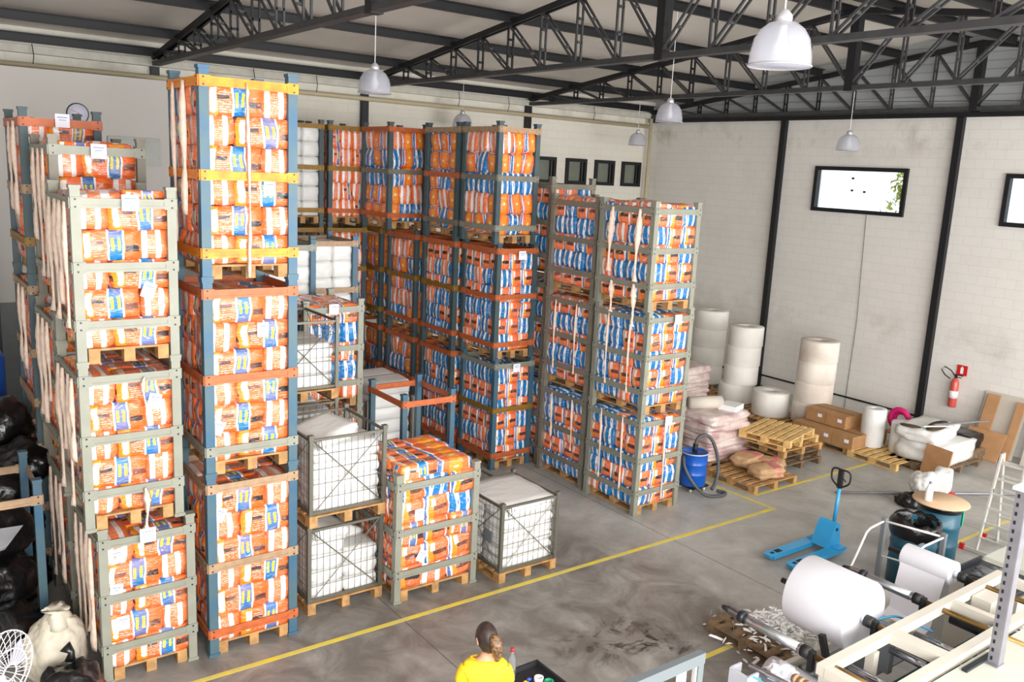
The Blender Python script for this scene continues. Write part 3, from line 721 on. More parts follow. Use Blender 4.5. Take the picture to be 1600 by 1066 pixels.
# ---------------------------------------------------------------- white bales
BM = {}
def bale(x, y, z, sx, sy, sz, label, rot=(0, 0, 0), group='white bales', m='white_plastic'):
    k = (round(sx, 2), round(sy, 2), round(sz, 2), random.randrange(2), m)
    if k not in BM: BM[k] = pack_mesh('white_bale', k[0], k[1], k[2], m, len(BM)*7+3, .03, 0, 7, .3, 1.03)
    o = obj('white_bale', BM[k], None, (x, y, z)); o.rotation_euler = rot
    return tag(o, label, 'bale', group)
def bale_cage(x, y, z, Wd, D, rows, h, desc, nx=2, drop=None):
    for r_ in range(rows):
        n = nx
        for ix in range(n):
            for iy in range(2):
                if drop and drop(r_, ix, iy): continue
                w = (Wd-.1)/n
                bale(x+.05+w*(ix+.5), y+.05+(D-.1)*(iy+.5)/2, z+.15+h*(r_+.5), w*1.0, (D-.1)/2, h*1.02,
                     'white bale, %s row, %s%s, %s' % (ORD[rows-1-r_], ['left ', 'right ', 'far right '][ix] if n > 1 else '', ['front', 'back'][iy], desc), jit(.02), group='white bales in '+desc)
WIRE = {}
def wire_panel(w, h, dx=.085, dz=.17, x=True):
    k = (round(w, 3), round(h, 3))
    if k not in WIRE:
        b = MB(); n = max(2, round(w/dx)); m = max(2, round(h/dz)); r = .0035
        for i in range(1, n): b.tube([(w*i/n, 0, 0), (w*i/n, 0, h)], r, 4)
        for i in range(1, m): b.tube([(0, -.005, h*i/m), (w, -.005, h*i/m)], r, 4)
        if x: b.tube([(0, -.01, 0), (w, -.01, h)], .006, 4).tube([(0, -.01, h), (w, -.01, 0)], .006, 4)
        for z in (.01, h): b.box((w/2, 0, z), (w, .025, .03))
        WIRE[k] = b.mesh('wire_panel', ['wire'])
    return WIRE[k]
def mesh_cage(X, Y, Z, Wd, D, H, label):
    t = thing('wire_mesh_cage', label, 'mesh cage', (X, Y, Z+.146), 0, 'wire mesh cages')
    pst = RM.setdefault(('mc', H), MB().box((0, 0, H/2), (.045, .045, H)).box((0, 0, H), (.06, .06, .05)).mesh('corner_post', ['wire']))
    for x in (.02, Wd-.02):
        for y in (.02, D-.02): obj('corner_post', pst, t, (x, y, 0))
    a = wire_panel(Wd-.08, H-.06); b = wire_panel(D-.08, H-.06)
    obj('wire_panel', a, t, (.04, .02, .02)); obj('wire_panel', a, t, (.04, D-.02, .02))
    obj('wire_panel', b, t, (.02, D-.04, .02), -PI/2); obj('wire_panel', b, t, (Wd-.02, .04, .02), PI/2)
    for (x, z) in ((.1, H*.9), (Wd-.1, .1)):
        part('latch', MB().tube([(x-.03, -.02, z+.05), (x+.03, -.02, z+.05), (x+.04, -.03, z-.05), (x-.02, -.03, z-.05)], .006, 5, closed=True), 'wire', t)
    return t
def mcage(X, Y, Z, Wd, D, H, lab, desc, **k):
    pallet((X+Wd/2, Y+D/2, Z), Wd, D, 'wooden pallet under the %s' % lab)
    return mesh_cage(X, Y, Z, Wd, D, H, lab+' '+desc)
mcage(3.82, 8.88, 0, .98, 1.1, .95, 'bottom wire mesh cage', 'right of the front blue-post stack, holding slumped bales')
bale_cage(3.82, 8.88, 0, .98, 1.1, 4, .185, 'the bottom mesh cage', 2, drop=lambda r, ix, iy: (r == 3 and ix == 1) or (r >= 2 and ix == 1 and iy == 0 and False))
bale(4.15, 9.25, .93, .5, .5, .18, 'white bale slumped on top of the heap in the bottom mesh cage', (.1, .25, .2)); bale(4.5, 9.5, .74, .5, .4, .2, 'white bale tilted down the heap in the bottom mesh cage', (0, .45, .1))
mcage(3.82, 8.84, 1.115, .98, 1.1, .95, 'upper wire mesh cage', 'full of white bales, right of the front blue-post stack')
bale_cage(3.82, 8.84, 1.115, .98, 1.1, 4, .2, 'the upper mesh cage', 1)
bale(4.2, 9.3, 2.13, .6, .6, .14, 'white bale sticking out on top of the upper mesh cage', (.05, -.15, .3))
for l in range(3):
    mcage(3.9, 10.32, l*1.1, .96, 1.1, .94, ['lowest rear wire mesh cage', 'middle rear wire mesh cage', 'highest rear wire mesh cage'][l], 'in front of the grey stack')
    bale_cage(3.9, 10.32, l*1.1, .96, 1.1, 4 if l < 2 else 3, .2, ['the lowest rear mesh cage', 'the middle rear mesh cage', 'the highest rear mesh cage'][l], 1)
mcage(6.24, 8.38, 0, .95, 1.05, .93, 'single wire mesh cage', 'full of white bales right of the low grey cage')
bale_cage(6.24, 8.38, 0, .95, 1.05, 6, .135, 'the single mesh cage', 1)
bale(6.72, 8.9, .99, .9, 1.0, .12, 'wide flat white bale covering the top of the single mesh cage')
part('sign_plate', MB().box((0, 0, 0), (.012, .17, .15)), 'grey_machine', bpy.data.objects[[o.name for o in bpy.data.objects if o.name.startswith('wire_mesh_cage')][-1]], (-.005, .28, .42))
mcage(6.1, 9.55, 0, .95, 1.05, .8, 'low rear wire mesh cage', 'tucked behind the single mesh cage')
bale_cage(6.1, 9.55, 0, .95, 1.05, 4, .165, 'the low rear mesh cage', 1)
# blue frame with white bales behind
frame(6.02, 10.62, 0, .9, 1.08, 2.03, [.3, 1.88], 'blue_paint', ['orange_rail'], 'open blue-post frame with orange rails behind the low grey cage', ps=.08)
pallet((6.47, 11.16, 0), .78, 1.02, 'wooden pallet inside the open blue-post frame')
bale_cage(6.05, 10.66, 0, .84, 1.0, 3, .24, 'the open blue-post frame', 1)
frame(6.1, 11.9, 0, .9, 1.1, 1.6, [.3], 'dark_grey_paint', ['orange_rail'], 'low frame behind the open blue-post frame', ps=.07)
pallet((6.55, 12.45, 0), .75, 1.04, 'wooden pallet under the white bales behind the open blue frame')
bale_cage(6.12, 11.92, 0, .86, 1.06, 8, .215, 'the frame behind the open blue one', 1)
# white bales high up
def wst(desc, X, Y, levels, Wd=.86, low=0, rl='gold_rail', n=2, pmn='blue_paint'):
    for l in range(levels):
        frame(X, Y, l*2.03, Wd, 1.1, 2.03, BR2, pmn, [rl, 'orange_rail', rl][l % 3] if False else [rl], 'blue-post frame, %s level of %s' % (['bottom', 'middle', 'top'][l], desc), ps=.085)
        pallet((X+Wd/2, Y+.55, l*2.03+.001), Wd-.2, 1.06, 'wooden pallet, %s level of %s' % (['bottom', 'middle', 'top'][l], desc))
        if l >= low: bale_cage(X+.02, Y, l*2.03, Wd-.04, 1.1, 6, .29, '%s level, %s' % (['bottom', 'middle', 'top'][l], desc.replace('white bale stack', 'bale stack').replace('white bales', 'bales')), n)
wst('white bale stack in mid-height', 5.88, 13.6, 2, low=1, rl='tan_rail')
wst('tall white bale stack at the back', 6.5, 16.4, 3, low=2, pmn='teal_paint')
wst('white bales left of centre', 4.85, 13.0, 2, low=1, rl='grey_paint')
# ---------------------------------------------------------------- papers and straps hung on the racks
def paper(x, y, z, face, label, w=.13, h=.17, tilt=0):
    m = MB().box((0, 0, 0), (w, .004, h)); m.box((0, -.003, h*.25), (w*.7, .002, h*.05), mi=1).box((0, -.003, h*.05), (w*.5, .002, h*.04), mi=1)
    o = single('paper_tag', m, ['label_paper', 'ink'], label, 'paper tag', (x, y, z), 0 if face == 'Y' else -PI/2, 'paper tags on the racks'); o.rotation_euler[1] = tilt
for (x, y, z, lab) in ((1.95, 8.61, 4.83, 'top rail of the leftmost front stack'), (2.0, 8.6, 1.54, 'rail of its lowest cage, leftmost front stack'), (1.96, 9.93, 5.28, 'top rail behind the leftmost stack'), (1.85, 11.24, 5.6, 'orange rail at the far left'),
                       (10.0, 9.1, 3.15, 'top rail of the middle cage, right-hand grey stack'), (9.98, 9.1, 1.52, 'top rail of the lowest cage, right-hand grey stack'), (9.05, 11.94, 3.86, 'orange rail of the tall middle stack'), (5.38, 11.6, 3.17, 'rail of the grey stack behind the mesh cages'), (9.05, 11.94, 1.86, 'grey rail low on the tall middle stack')):
    paper(x, y, z, 'Y', 'white paper tag on the '+lab, .15, .15)
k = 0
HT = iter(('highest on the leftmost stack', 'second highest on the leftmost stack', 'third highest on the leftmost stack', 'second lowest on the leftmost stack', 'lowest on the leftmost stack', 'left edge at mid-height, front blue-post stack', 'right of centre, front blue-post stack', 'beside the cream strap, highest on the front blue-post stack', 'lowest tilted one, front blue-post stack', 'upper one on the low grey cage', 'lower tilted one on the low grey cage'))
for (x, z, t) in ((2.1, 4.0, .35), (2.12, 2.9, .25), (1.72, 1.35, -.1), (1.7, .98, .1), (1.75, .62, 0), (2.72, 2.55, .4), (3.2, 3.55, 0), (3.28, 5.0, 0), (2.72, 1.6, .4), (5.15, 1.1, 0), (5.2, .55, .5)):
    paper(x, 8.665 if x < 2.5 else 8.615, z, 'Y', 'barcode sticker on a pack, '+next(HT), .12, .15, t); k += 1
def strap(x, y, z, L, face, label, w=.05):
    m = MB(); n = 22; rs = random.Random(int(x*90+y*310+z*77)); vs = []; fs = []; ph = rs.uniform(.25, .45); two = rs.random() < .5 and L > .7
    for i in range(n+1):
        t = i/n
        ww = .3+.7*max(0, math.sin(PI*min(1, t/.62)))**1.2 if t < .62 or not two else .22+.78*math.sin(PI*(t-.62)/.38*.8)
        if t > .9 and not two: ww = .3+(t-.9)*6
        ww *= w*rs.uniform(.82, 1.15); ox = .012*math.sin(t*4+z*3)+rs.uniform(-.003, .003); bu = .012+ww*.38
        vs += [(ox-ww/2, -.012, -L*t), (ox, -.012-bu, -L*t+.01), (ox+ww/2, -.012, -L*t), (ox, -.006, -L*t)]
    for i in range(n):
        for q in range(4): a = 4*i+q; b_ = 4*i+(q+1) % 4; fs.append((a, b_, b_+4, a+4))
    fs += [(3, 2, 1, 0), (4*n, 4*n+1, 4*n+2, 4*n+3)]
    m.add(vs, fs, 0, True)
    single('cloth_strap', m, 'strip', label, 'strap', (x, y, z), 0 if face == 'Y' else -PI/2, 'cream straps hung on the rails')
si = 0
for (x, y, z, L, f, d, w) in ((3.05, 8.588, 6.0, 1.9, 'Y', 'down the middle of the front blue-post stack top cage', .05), (2.578, 9.0, 6.0, 1.3, 'X', 'on the left side of the front blue-post stack, nearer post', .12), (2.578, 9.35, 6.0, 1.6, 'X', 'on the left side of the front blue-post stack, further post', .08),
                            (9.348, 10.05, 4.82, 1.0, 'X', 'left side of right-hand grey stack, top cage, rear one', .15), (9.348, 9.45, 4.82, 1.1, 'X', 'left side of right-hand grey stack, top cage, front one', .14), (9.348, 9.95, 3.68, .5, 'X', 'short one under the top cage of the right-hand grey stack, rear', .12), (9.348, 9.45, 3.68, .65, 'X', 'short one under the top cage of the right-hand grey stack, front', .13),
                            (9.386, 10.0, 3.15, 1.15, 'X', 'left side of right-hand grey stack, middle cage, rear one', .05), (9.386, 9.5, 3.15, 1.2, 'X', 'left side of right-hand grey stack, middle cage, front one', .05), (9.386, 10.0, 1.55, 1.15, 'X', 'left side of right-hand grey stack, lowest cage, rear one', .045), (9.386, 9.5, 1.55, 1.2, 'X', 'left side of right-hand grey stack, lowest cage, front one', .045),
                            (9.437, 11.4, 3.15, 1.2, 'X', 'second grey stack side, middle cage, rear one', .05), (9.437, 10.85, 3.15, 1.2, 'X', 'second grey stack side, middle cage, front one', .05), (9.437, 11.35, 1.5, .8, 'X', 'second grey stack side, lowest cage, rear one', .05), (9.437, 10.8, 1.5, .9, 'X', 'second grey stack side, lowest cage, front one', .05),
                            (9.95, 9.136, 1.5, 1.3, 'Y', 'down the front of the lowest cage, right-hand grey stack', .05), (2.02, 8.637, 3.16, .3, 'Y', 'short one on the leftmost front stack, middle cage', .06), (2.0, 8.637, 2.03, .42, 'Y', 'short one on the leftmost front stack, above its lowest cage', .09)):
    strap(x, y, z, L, f, 'cream cloth strap hanging '+('' if 'the' in d[:12] else '')+d, w)
for (x0, z0) in ((1.43, 4.78), (1.43, 3.12), (1.47, 1.47)):
    for q, y in enumerate((8.82, 9.05, 9.3, 9.6, 10.15, 10.45, 10.8, 11.5, 11.9)):
        kk = (4.78, 3.12, 1.47).index(z0); row = 0 if y < 9.9 else 1 if y < 11.2 else 2; zz = ((4.82, 3.16, 1.5), (5.28, 3.47, 1.66), (5.57, 3.66, 1.75))[row][kk]; xx = ((1.44, 1.44, 1.538), (1.488, 1.448, 1.488), (1.408, 1.408, 1.408))[row][kk]
        strap(xx, y+random.uniform(-.06, .06), zz, random.uniform(.8, 1.35), 'X', 'cream strap on the left side of the left row, %s from front, %s tier' % (['first', 'second', 'third', 'fourth', 'fifth', 'sixth', 'seventh', 'eighth', 'rearmost'][q], {4.78: 'top', 3.12: 'middle', 1.47: 'bottom'}[z0]), random.choice((.06, .08, .1)))
# ---------------------------------------------------------------- white rolls and goods along the right wall
def roll(x, y, z, R, h, label, m='paper_roll', group='big white paper rolls'):
    return single('paper_roll', MB().lathe([(.0, 0), (R*.98, 0), (R, .015), (R, h-.015), (R*.98, h), (.06, h), (.055, h-.02), (0, h-.02)], n=48), m, label, 'roll', (x, y, z), 0, group)
N4 = ['bottom', 'second', 'third', 'top']
pallet((16.3, 13.35, 0), 1.2, 1.2, 'wooden pallet under the four-roll stack'); pallet((17.2, 14.9, 0), 1.2, 1.2, 'wooden pallet under the furthest white rolls, by the grey stack')
pallet((16.2, 12.05, 0), 1.2, 1.2, 'wooden pallet under the lone squat roll'); pallet((16.25, 10.85, 0), 1.2, 1.15, 'orange-brown pallet under the tallest roll column')
hs = [.44, .45, .47, .46]
z = .145
for i in range(4):
    roll(16.42+(0 if i == 0 else .03*i), 12.98-(.06 if i == 0 else .12), z, .42 if i == 0 else .4, hs[i], 'white paper roll, %s of the four-high stack beside the squat roll' % N4[i]); z += hs[i]
z = .145
for i in range(4):
    roll(17.25+.02*i, 14.62, z, .42, .47, 'white paper roll, %s of the furthest stack, by the rack' % N4[i]); z += .47
roll(16.2, 11.75, .145, .41, .54, 'squat single white paper roll between two roll stacks')
z = .145
for i in range(4):
    roll(16.5+.02*i, 10.9, z, .41, .46, 'dirty white paper roll, %s of the smudged column nearest the cartons' % N4[i], 'dirty_roll'); z += .46
# cartons
pallet((16.05, 9.95, 0), 1.1, 1.35, 'wooden pallet carrying the brown cartons')
CT = MB().box((0, 0, .13), (.62, .46, .26)).box((0, 0, .262), (.06, .46, .004), mi=1).box((-.311, -.1, .15), (.003, .1, .07), mi=2)
ctm = CT.mesh('carton', ['cardboard', 'tape_brown', 'label_paper'])
for i, (x, y, z, d) in enumerate(((15.75, 10.35, 0, 'lower layer, front left'), (15.75, 9.88, 0, 'lower layer, front middle'), (15.75, 9.41, 0, 'lower layer, front right'), (16.38, 10.35, 0, 'lower layer, back left'), (16.38, 9.88, 0, 'lower layer, back middle'), (16.38, 9.41, 0, 'lower layer, back right'), (16.1, 10.3, .262, 'upper layer, left'), (16.1, 9.83, .262, 'upper layer, right'))):
    tag(obj('carton', ctm, None, (x, y, .145+z)), 'brown cardboard carton on the pallet, '+d, 'carton', 'cartons on the pallet')
# pallet with two plastic-wrapped rolls
pallet((16.0, 8.75, 0), 1.1, 1.05, 'slatted wooden pallet under the two wrapped rolls', 'new_wood')
roll(16.15, 9.2, .145, .23, .78, 'narrow tall wrapped white roll on the slatted pallet', 'white_plastic', 'wrapped rolls'); roll(16.35, 8.62, .145, .27, .6, 'shorter wide wrapped white roll on the slatted pallet', 'white_plastic', 'wrapped rolls')
single('magenta_coil', MB().tube([(0, .2*math.cos(a*PI/8), .25+.2*math.sin(a*PI/8)) for a in range(16)], .06, 8, closed=True).tube([(.08, .15*math.cos(a*PI/8), .24+.15*math.sin(a*PI/8)) for a in range(16)], .05, 8, closed=True), 'magenta', 'magenta coil of hose standing behind the two wrapped rolls', 'coil', (16.95, 9.1, .36))
single('wooden_stool', MB().box((0, 0, .33), (.4, .4, .03)).box((-.17, -.17, .16), (.04, .04, .32)).box((.17, -.17, .16), (.04, .04, .32)).box((-.17, .17, .16), (.04, .04, .32)).box((.17, .17, .16), (.04, .04, .32)), 'wood', 'small wooden stand under the magenta coil', 'stool', (16.95, 9.1, 0))
# soft blob helper
def blob(sx, sy, sz, seed, lump=.16, freq=1.6, sub=4, flat=.35):
    bm = bmesh.new(); bmesh.ops.create_icosphere(bm, subdivisions=sub, radius=1)
    o = Vector((seed*3.7, seed*1.3, seed*.7)); b = MB()
    for v in bm.verts:
        p = v.co.copy(); nn = noise.noise(p*freq+o)+.5*noise.noise(p*freq*2.3+o)+.25*noise.noise(p*freq*5+o)
        p *= 1+lump*nn
        p.z = max(p.z, -1+flat) if flat else p.z
        b.v.append((p.x*sx, p.y*sy, (p.z+1-flat)*sz))
    b.f = [tuple(v.index for v in f.verts) for f in bm.faces]; b.m = [0]*len(b.f); b.sm = [True]*len(b.f); bm.free(); return b
# bulk bags and sheet on a pallet
pallet((16.6, 8.1, 0), 1.5, 1.1, 'old wooden pallet under the white bulk bags', 'old_wood')
def softbox(sx, sy, sz, seed, m, name, label, cat, loc, rz=0, rnd=.25, lump=.05, group=None):
    me = pack_mesh(name, sx, sy, sz, m, seed, lump, 0, 10, rnd, 1.0)
    o = obj(name, me, None, loc, rz); return tag(o, label, cat, group)
softbox(1.35, 1.0, .42, 5, 'white_bulk', 'bulk_bag', 'white bulk bag, lower one on the old pallet by the wall', 'bag', (16.6, 8.1, .35)); softbox(1.25, .8, .26, 9, 'white_bulk', 'bulk_bag', 'white bulk bag folded flat on top, dark liner showing', 'bag', (16.5, 8.25, .68), .1)
for (x, y, z, w, d, lab) in ((16.45, 8.05, .82, 1.0, .3, 'broad'), (16.0, 8.35, .8, .25, .4, 'narrow')): single('brown_liner', MB().lathe([(0, 0), (.5, 0), (.5, .01), (0, .012)], n=20, M=Matrix.Diagonal((w, d, 1, 1))), 'brown_liner', '%s dark brown liner patch in the mouth of the white bulk bag' % lab, 'liner', (x, y, z), .2)
single('wood_offcut', MB().beam((0, 0, 0), (.5, -.3, .02), .04, .02), 'white', 'white batten lying across the bulk bags', 'batten', (16.0, 8.1, .86))
single('plank', MB().beam((0, 0, 0), (1.3, -.4, .01), .05, .02), 'galv', 'pale plank lying over the bulk bags toward the wall', 'plank', (16.1, 7.95, .92))
sh = MB().box((0, 0, .31), (.03, .56, .62)); o = single('cardboard_sheet', sh, 'board_brown', 'square brown cardboard sheet leaning against the bulk bags', 'sheet', (15.68, 7.64, 0), -.2); o.rotation_euler[1] = .18
softbox(.6, .5, .3, 3, 'black_bag', 'dark_bag', 'dark bag of scraps between the bulk bags and leaning boards', 'bag', (17.4, 7.95, .45)); softbox(.7, .6, .3, 4, 'old_wood', 'scrap_box', 'brown scrap box under the dark bag', 'box', (17.4, 7.95, .15))
def lean(x, y, w, h, m, label, rz=0, t=.03, tilt=.2):
    b = MB().box((0, 0, h/2), (t, w, h)); o = single('leaning_board', b, m, label, 'board', (x, y, 0), rz, 'boards leaning on the right wall'); o.rotation_euler[1] = tilt
lean(18.28, 7.8, .85, 1.3, 'board_white', 'pale board behind the brown strips, leaning on the wall', tilt=.3); lean(18.1, 8.0, .25, 1.3, 'board_brown', 'left brown board strip leaning on the wall', tilt=.36)
lean(18.1, 7.45, .16, 1.25, 'board_brown', 'right brown board strip leaning on the wall', tilt=.36); lean(17.85, 7.85, .75, .62, 'board_brown', 'low wide brown board in front of the strips', tilt=.5); lean(18.2, 6.9, .55, 1.2, 'board_white', 'grey-white board leaning at the right end', tilt=.3)
# fire extinguisher and sign
fe = thing('fire_extinguisher', 'red fire extinguisher with white label hung on the right wall', 'fire extinguisher', (XR-.12, 8.86, .74))
part('cylinder', MB().lathe([(0, 0), (.08, 0), (.085, .02), (.085, .52), (.06, .6), (.025, .64), (0, .65)], n=24), 'ext_red', fe)
part('label_band', MB().lathe([(.0865, .2), (.0865, .36)], n=24), 'white', fe)
part('valve', MB().box((0, 0, .68), (.04, .05, .08)).box((0, -.08, .71), (.02, .14, .02)).box((0, -.06, .66), (.02, .12, .015)), 'black_rubber', fe)
part('hose', MB().tube([(0, .02, .68), (0, .12, .78), (0, .26, .84), (0, .33, .76), (0, .24, .66), (0, .12, .6)], .013, 8), 'black_rubber', fe)
part('bracket', MB().box((.1, 0, .4), (.05, .04, .1)), 'black_rubber', fe)
sg = thing('extinguisher_sign', 'square red sign with a white extinguisher symbol on the right wall', 'sign', (XR-.02, 8.8, 1.55))
part('plate', MB().box((0, 0, 0), (.01, .22, .22)), 'red', sg); part('symbol', MB().box((-.008, 0, -.01), (.006, .06, .13)).box((-.008, 0, .065), (.006, .03, .03)), 'white', sg)
# ---------------------------------------------------------------- sack pallets, pallet pile
def sackpile(x, y, n, label_d, W_=1.15, D_2=1.1, h=.165, seed=0):
    pallet((x, y, 0), 1.15, 1.15, 'wooden pallet under the '+label_d)
    for i in range(n):
        me = pack_mesh('wrapped_sack_layer', W_+random.uniform(-.03, .05), D_2+random.uniform(-.03, .05), h*1.25, 'wrapped_sack', seed+i, .05, 0, 12, .35, 1.0)
        tag(obj('wrapped_sack_layer', me, None, (x+random.uniform(-.02, .02), y, .14+h*(i+.5)), random.uniform(-.04, .04)), 'film-wrapped layer of pinkish sacks, %s from the floor, %s' % (['first', 'second', 'third', 'fourth', 'fifth', 'sixth', 'seventh'][i], label_d), 'sacks', 'layers of the '+label_d)
sackpile(12.75, 10.62, 5, 'near wrapped sack stack', 1.2, 1.2, .17, 10)
sackpile(14.6, 13.2, 6, 'far wrapped sack stack', 1.15, 1.15, .17, 30)
o = single('paper_sheet_roll', MB().tube([(0, 0, 0), (.62, -.25, 0)], [.12, .13], 16), 'board_white', 'loose white roll lying on the near wrapped sack stack', 'roll', (12.3, 10.75, 1.12))
single('foam_block', MB().box((0, 0, 0), (.4, .35, .1)), 'white', 'flat white block on the near wrapped sack stack', 'block', (13.05, 10.35, 1.06), .3)
pallet((12.55, 9.35, 0), 1.2, 1.1, 'wooden pallet with three kraft sacks inside the yellow line', 'wood')
for i, (x, y, z, rz, d) in enumerate(((12.55, 9.05, .26, -.2, 'front one'), (12.95, 9.32, .25, -1.0, 'right one with crumpled end'), (12.72, 9.6, .28, .15, 'rear one with crossed pink stripes'))):
    t = thing('kraft_sack', 'brown kraft sack with pink stripe on the open pallet, '+d, 'sack', (x, y, z), rz, 'kraft sacks')
    obj('sack_body', pack_mesh('sack_body', .62, .42, .2, 'kraft', 50+i, .06, 0, 12, .55, 1.05), t); b = pack_mesh('pink_band', .15, .425, .203, 'kraft_pink', 50+i, .02, 0, 8, .25, 1.0); obj('pink_band', b, t, (.12, 0, .003))
PZ = [(0, .0, 'old_wood', 0, 0), (.145, 0, 'old_wood', .03, .05), (.29, 0, 'wood', -.03, 0), (.435, .06, 'new_wood', -.12, .02), (.58, .25, 'new_wood', -.35, -.1)]
for i, (z, a, m, dx, dy) in enumerate(PZ):
    pallet((13.95+dx, 9.75+dy, z), 1.2, 1.0, 'loose wooden pallet in the pile, %s from the floor' % ['first', 'second', 'third', 'fourth', 'topmost, fifth'][i], m, a if i > 2 else 0, 'pile of loose pallets')
# ---------------------------------------------------------------- drum vacuum
v = thing('drum_vacuum', 'blue steel drum vacuum with grey hose beside the right-hand stack', 'drum', (11.2, 9.55, 0))
part('drum', MB().lathe([(0, .1), (.22, .1), (.225, .12), (.225, .3), (.232, .31), (.225, .32), (.225, .48), (.232, .49), (.225, .5), (.225, .66), (.235, .67), (.235, .69), (.2, .69), (.2, .68), (0, .68)], n=40), 'drum_blue', v)
part('rim', MB().tube([(.235*math.cos(a*PI/20), .235*math.sin(a*PI/20), .68) for a in range(40)], .01, 6, closed=True), 'alu', v)
bs = MB().box((0, 0, .09), (.4, .4, .03))
part('base', bs, 'black_steel', v)
for a in range(4):
    c = (.2*math.cos(a*PI/2+.6), .2*math.sin(a*PI/2+.6), .035); part('caster', MB().tube([(c[0]-.015, c[1], c[2]), (c[0]+.015, c[1], c[2])], .034, 12).box((c[0], c[1], .07), (.03, .03, .04)), 'alu', v)
part('inlet', MB().tube([(-.0, 0, .66), (0, 0, .82)], .045, 14), 'black_rubber', v)
hp = [(0, 0, .8), (.03, -.02, .92), (.15, -.08, .98), (.3, -.12, .85), (.42, -.16, .55), (.42, -.2, .3), (.32, -.24, .12), (.2, -.28, .05)]
def smooth(pts, n=6):
    P = [Vector(p) for p in pts]; out = []
    for i in range(len(P)-1):
        a, b, c, d = P[max(0, i-1)], P[i], P[i+1], P[min(len(P)-1, i+2)]
        for k in range(n):
            t = k/n; out.append(.5*((2*b)+(-a+c)*t+(2*a-5*b+4*c-d)*t*t+(-a+3*b-3*c+d)*t**3))
    return out+[P[-1]]
part('hose', MB().tube(smooth(hp), .03, 10).tube(smooth([(-.22, .05, .62), (-.28, -.05, .45), (-.2, -.2, .2), (-.1, -.4, .04), (.1, -.55, .035), (.3, -.5, .035), (.25, -.35, .035)]), .028, 10), 'hose', v)
# ---------------------------------------------------------------- pallet jack
pj = thing('pallet_jack', 'bright blue hand pallet jack parked on the open floor', 'pallet jack', (11.12, 6.8, 0), 0)
def fork(y):
    f = MB().prism([(-1.18, y-.05), (-1.13, y-.08), (.0, y-.08), (.0, y+.08), (-1.13, y+.08), (-1.18, y+.05)], .085, .105)
    f.box((-.56, y-.075, .07), (1.1, .012, .06)).box((-.56, y+.075, .07), (1.1, .012, .06)).box((-1.1, y, .07), (.1, .12, .05))
    return f
for y in (-.19, .19):
    fk = part('fork', fork(y), 'jack_blue', pj)
    part('fork_slot', MB().box((-.93, y, .107), (.12, .08, .003)).box((-1.06, y, .107), (.06, .05, .003)), 'black_rubber', fk)
    part('fork_wheel', MB().tube([(-.98, y-.04, .04), (-.98, y+.04, .04)], .038, 14), 'black_rubber', pj)
bd = MB(); bd.prism([(-.22, .1), (.1, .1), (.05, .42), (-.02, .46), (-.08, .43)], -.14, .14, M=Matrix.Rotation(PI/2, 4, 'X')); bd.box((-.03, 0, .09), (.2, .54, .06))
part('body', bd, 'jack_blue', pj)
part('body_bolt', MB().tube([(-.03, -.15, .36), (-.03, -.13, .36)], .025, 12), 'black_rubber', pj)
part('pump', MB().lathe([(.05, .1), (.05, .34), (.03, .36), (0, .37)], (.12, 0, 0), 16).box((.16, 0, .3), (.06, .1, .04)).box((.15, 0, .16), (.05, .16, .05)), 'jack_blue', pj)
part('steer_wheel', MB().tube([(.12, -.06, .085), (.12, .06, .085)], .085, 18), 'black_rubber', pj)
part('tow_bar', MB().tube([(.1, 0, .34), (.13, 0, .92)], .026, 12), 'jack_blue', pj)
hd = MB().tube(smooth([(.13, 0, .93), (.13, -.11, 1.0), (.135, -.15, 1.06), (.135, -.15, 1.17), (.135, -.1, 1.21), (.135, 0, 1.21), (.135, .1, 1.21), (.135, .15, 1.17), (.135, .15, 1.06), (.13, .11, 1.0), (.13, 0, .93)], 4), .014, 8).box((.13, 0, 1.07), (.05, .07, .28))
h_ = part('handle', hd, 'black_rubber', pj); part('lever', MB().beam((.13, -.02, 1.1), (.13, -.09, 1.05), .01, .015), 'black_rubber', h_)
# ---------------------------------------------------------------- teal drums, ladder, bits on the right
def drum(x, y, label, R=.29, H=.88):
    t = thing('steel_drum', label, 'drum', (x, y, 0), 0, 'teal steel drums')
    part('drum_shell', MB().lathe([(0, 0), (R, 0), (R, .28), (R+.012, .3), (R, .32), (R, .56), (R+.012, .58), (R, .6), (R, H), (R-.01, H), (R-.012, .3), (0, .28)], n=48), 'drum_teal', t); return t
d1 = drum(11.15, 5.55, 'open teal steel drum lined with a black bag, nearer one'); d2 = drum(12.2, 5.76, 'teal steel drum covered by a round tan board')
bg = MB(); n = 40; vs = []; fs = []
for j, (r, z) in enumerate([(.1, .45), (.25, .5), (.275, .7), (.28, .89), (.305, .93), (.33, .86), (.335, .76), (.315, .7)]):
    for q in range(n):
        a = 2*PI*q/n; w = noise.noise(Vector((math.cos(a)*2, math.sin(a)*2, j*.6))); w2 = noise.noise(Vector((math.cos(a)*6, math.sin(a)*6, j)))
        vs.append(((r+.012*w2)*math.cos(a), (r+.012*w2)*math.sin(a), z+(.05*noise.noise(Vector((math.cos(a)*3, math.sin(a)*3, 0)))+.02*w2)*(j > 2)+(.09*math.sin((a-2.2)/1.3*PI) if 2.2 < a < 3.5 and j in (4, 5) else 0)))
for j in range(7):
    for q in range(n): fs.append((j*n+q, j*n+(q+1) % n, (j+1)*n+(q+1) % n, (j+1)*n+q))
fs.append(tuple(range(n))[::-1]); bg.add(vs, fs, 0, True)
single('bin_liner', bg, 'black_bag', 'crumpled black bin liner hanging over the open teal drum', 'bin liner', (11.15, 5.55, 0))
part('bin_liner', MB().lathe([(.3, .8), (.31, .86), (.3, .885)], n=40, wob=.01), 'black_bag', d2)
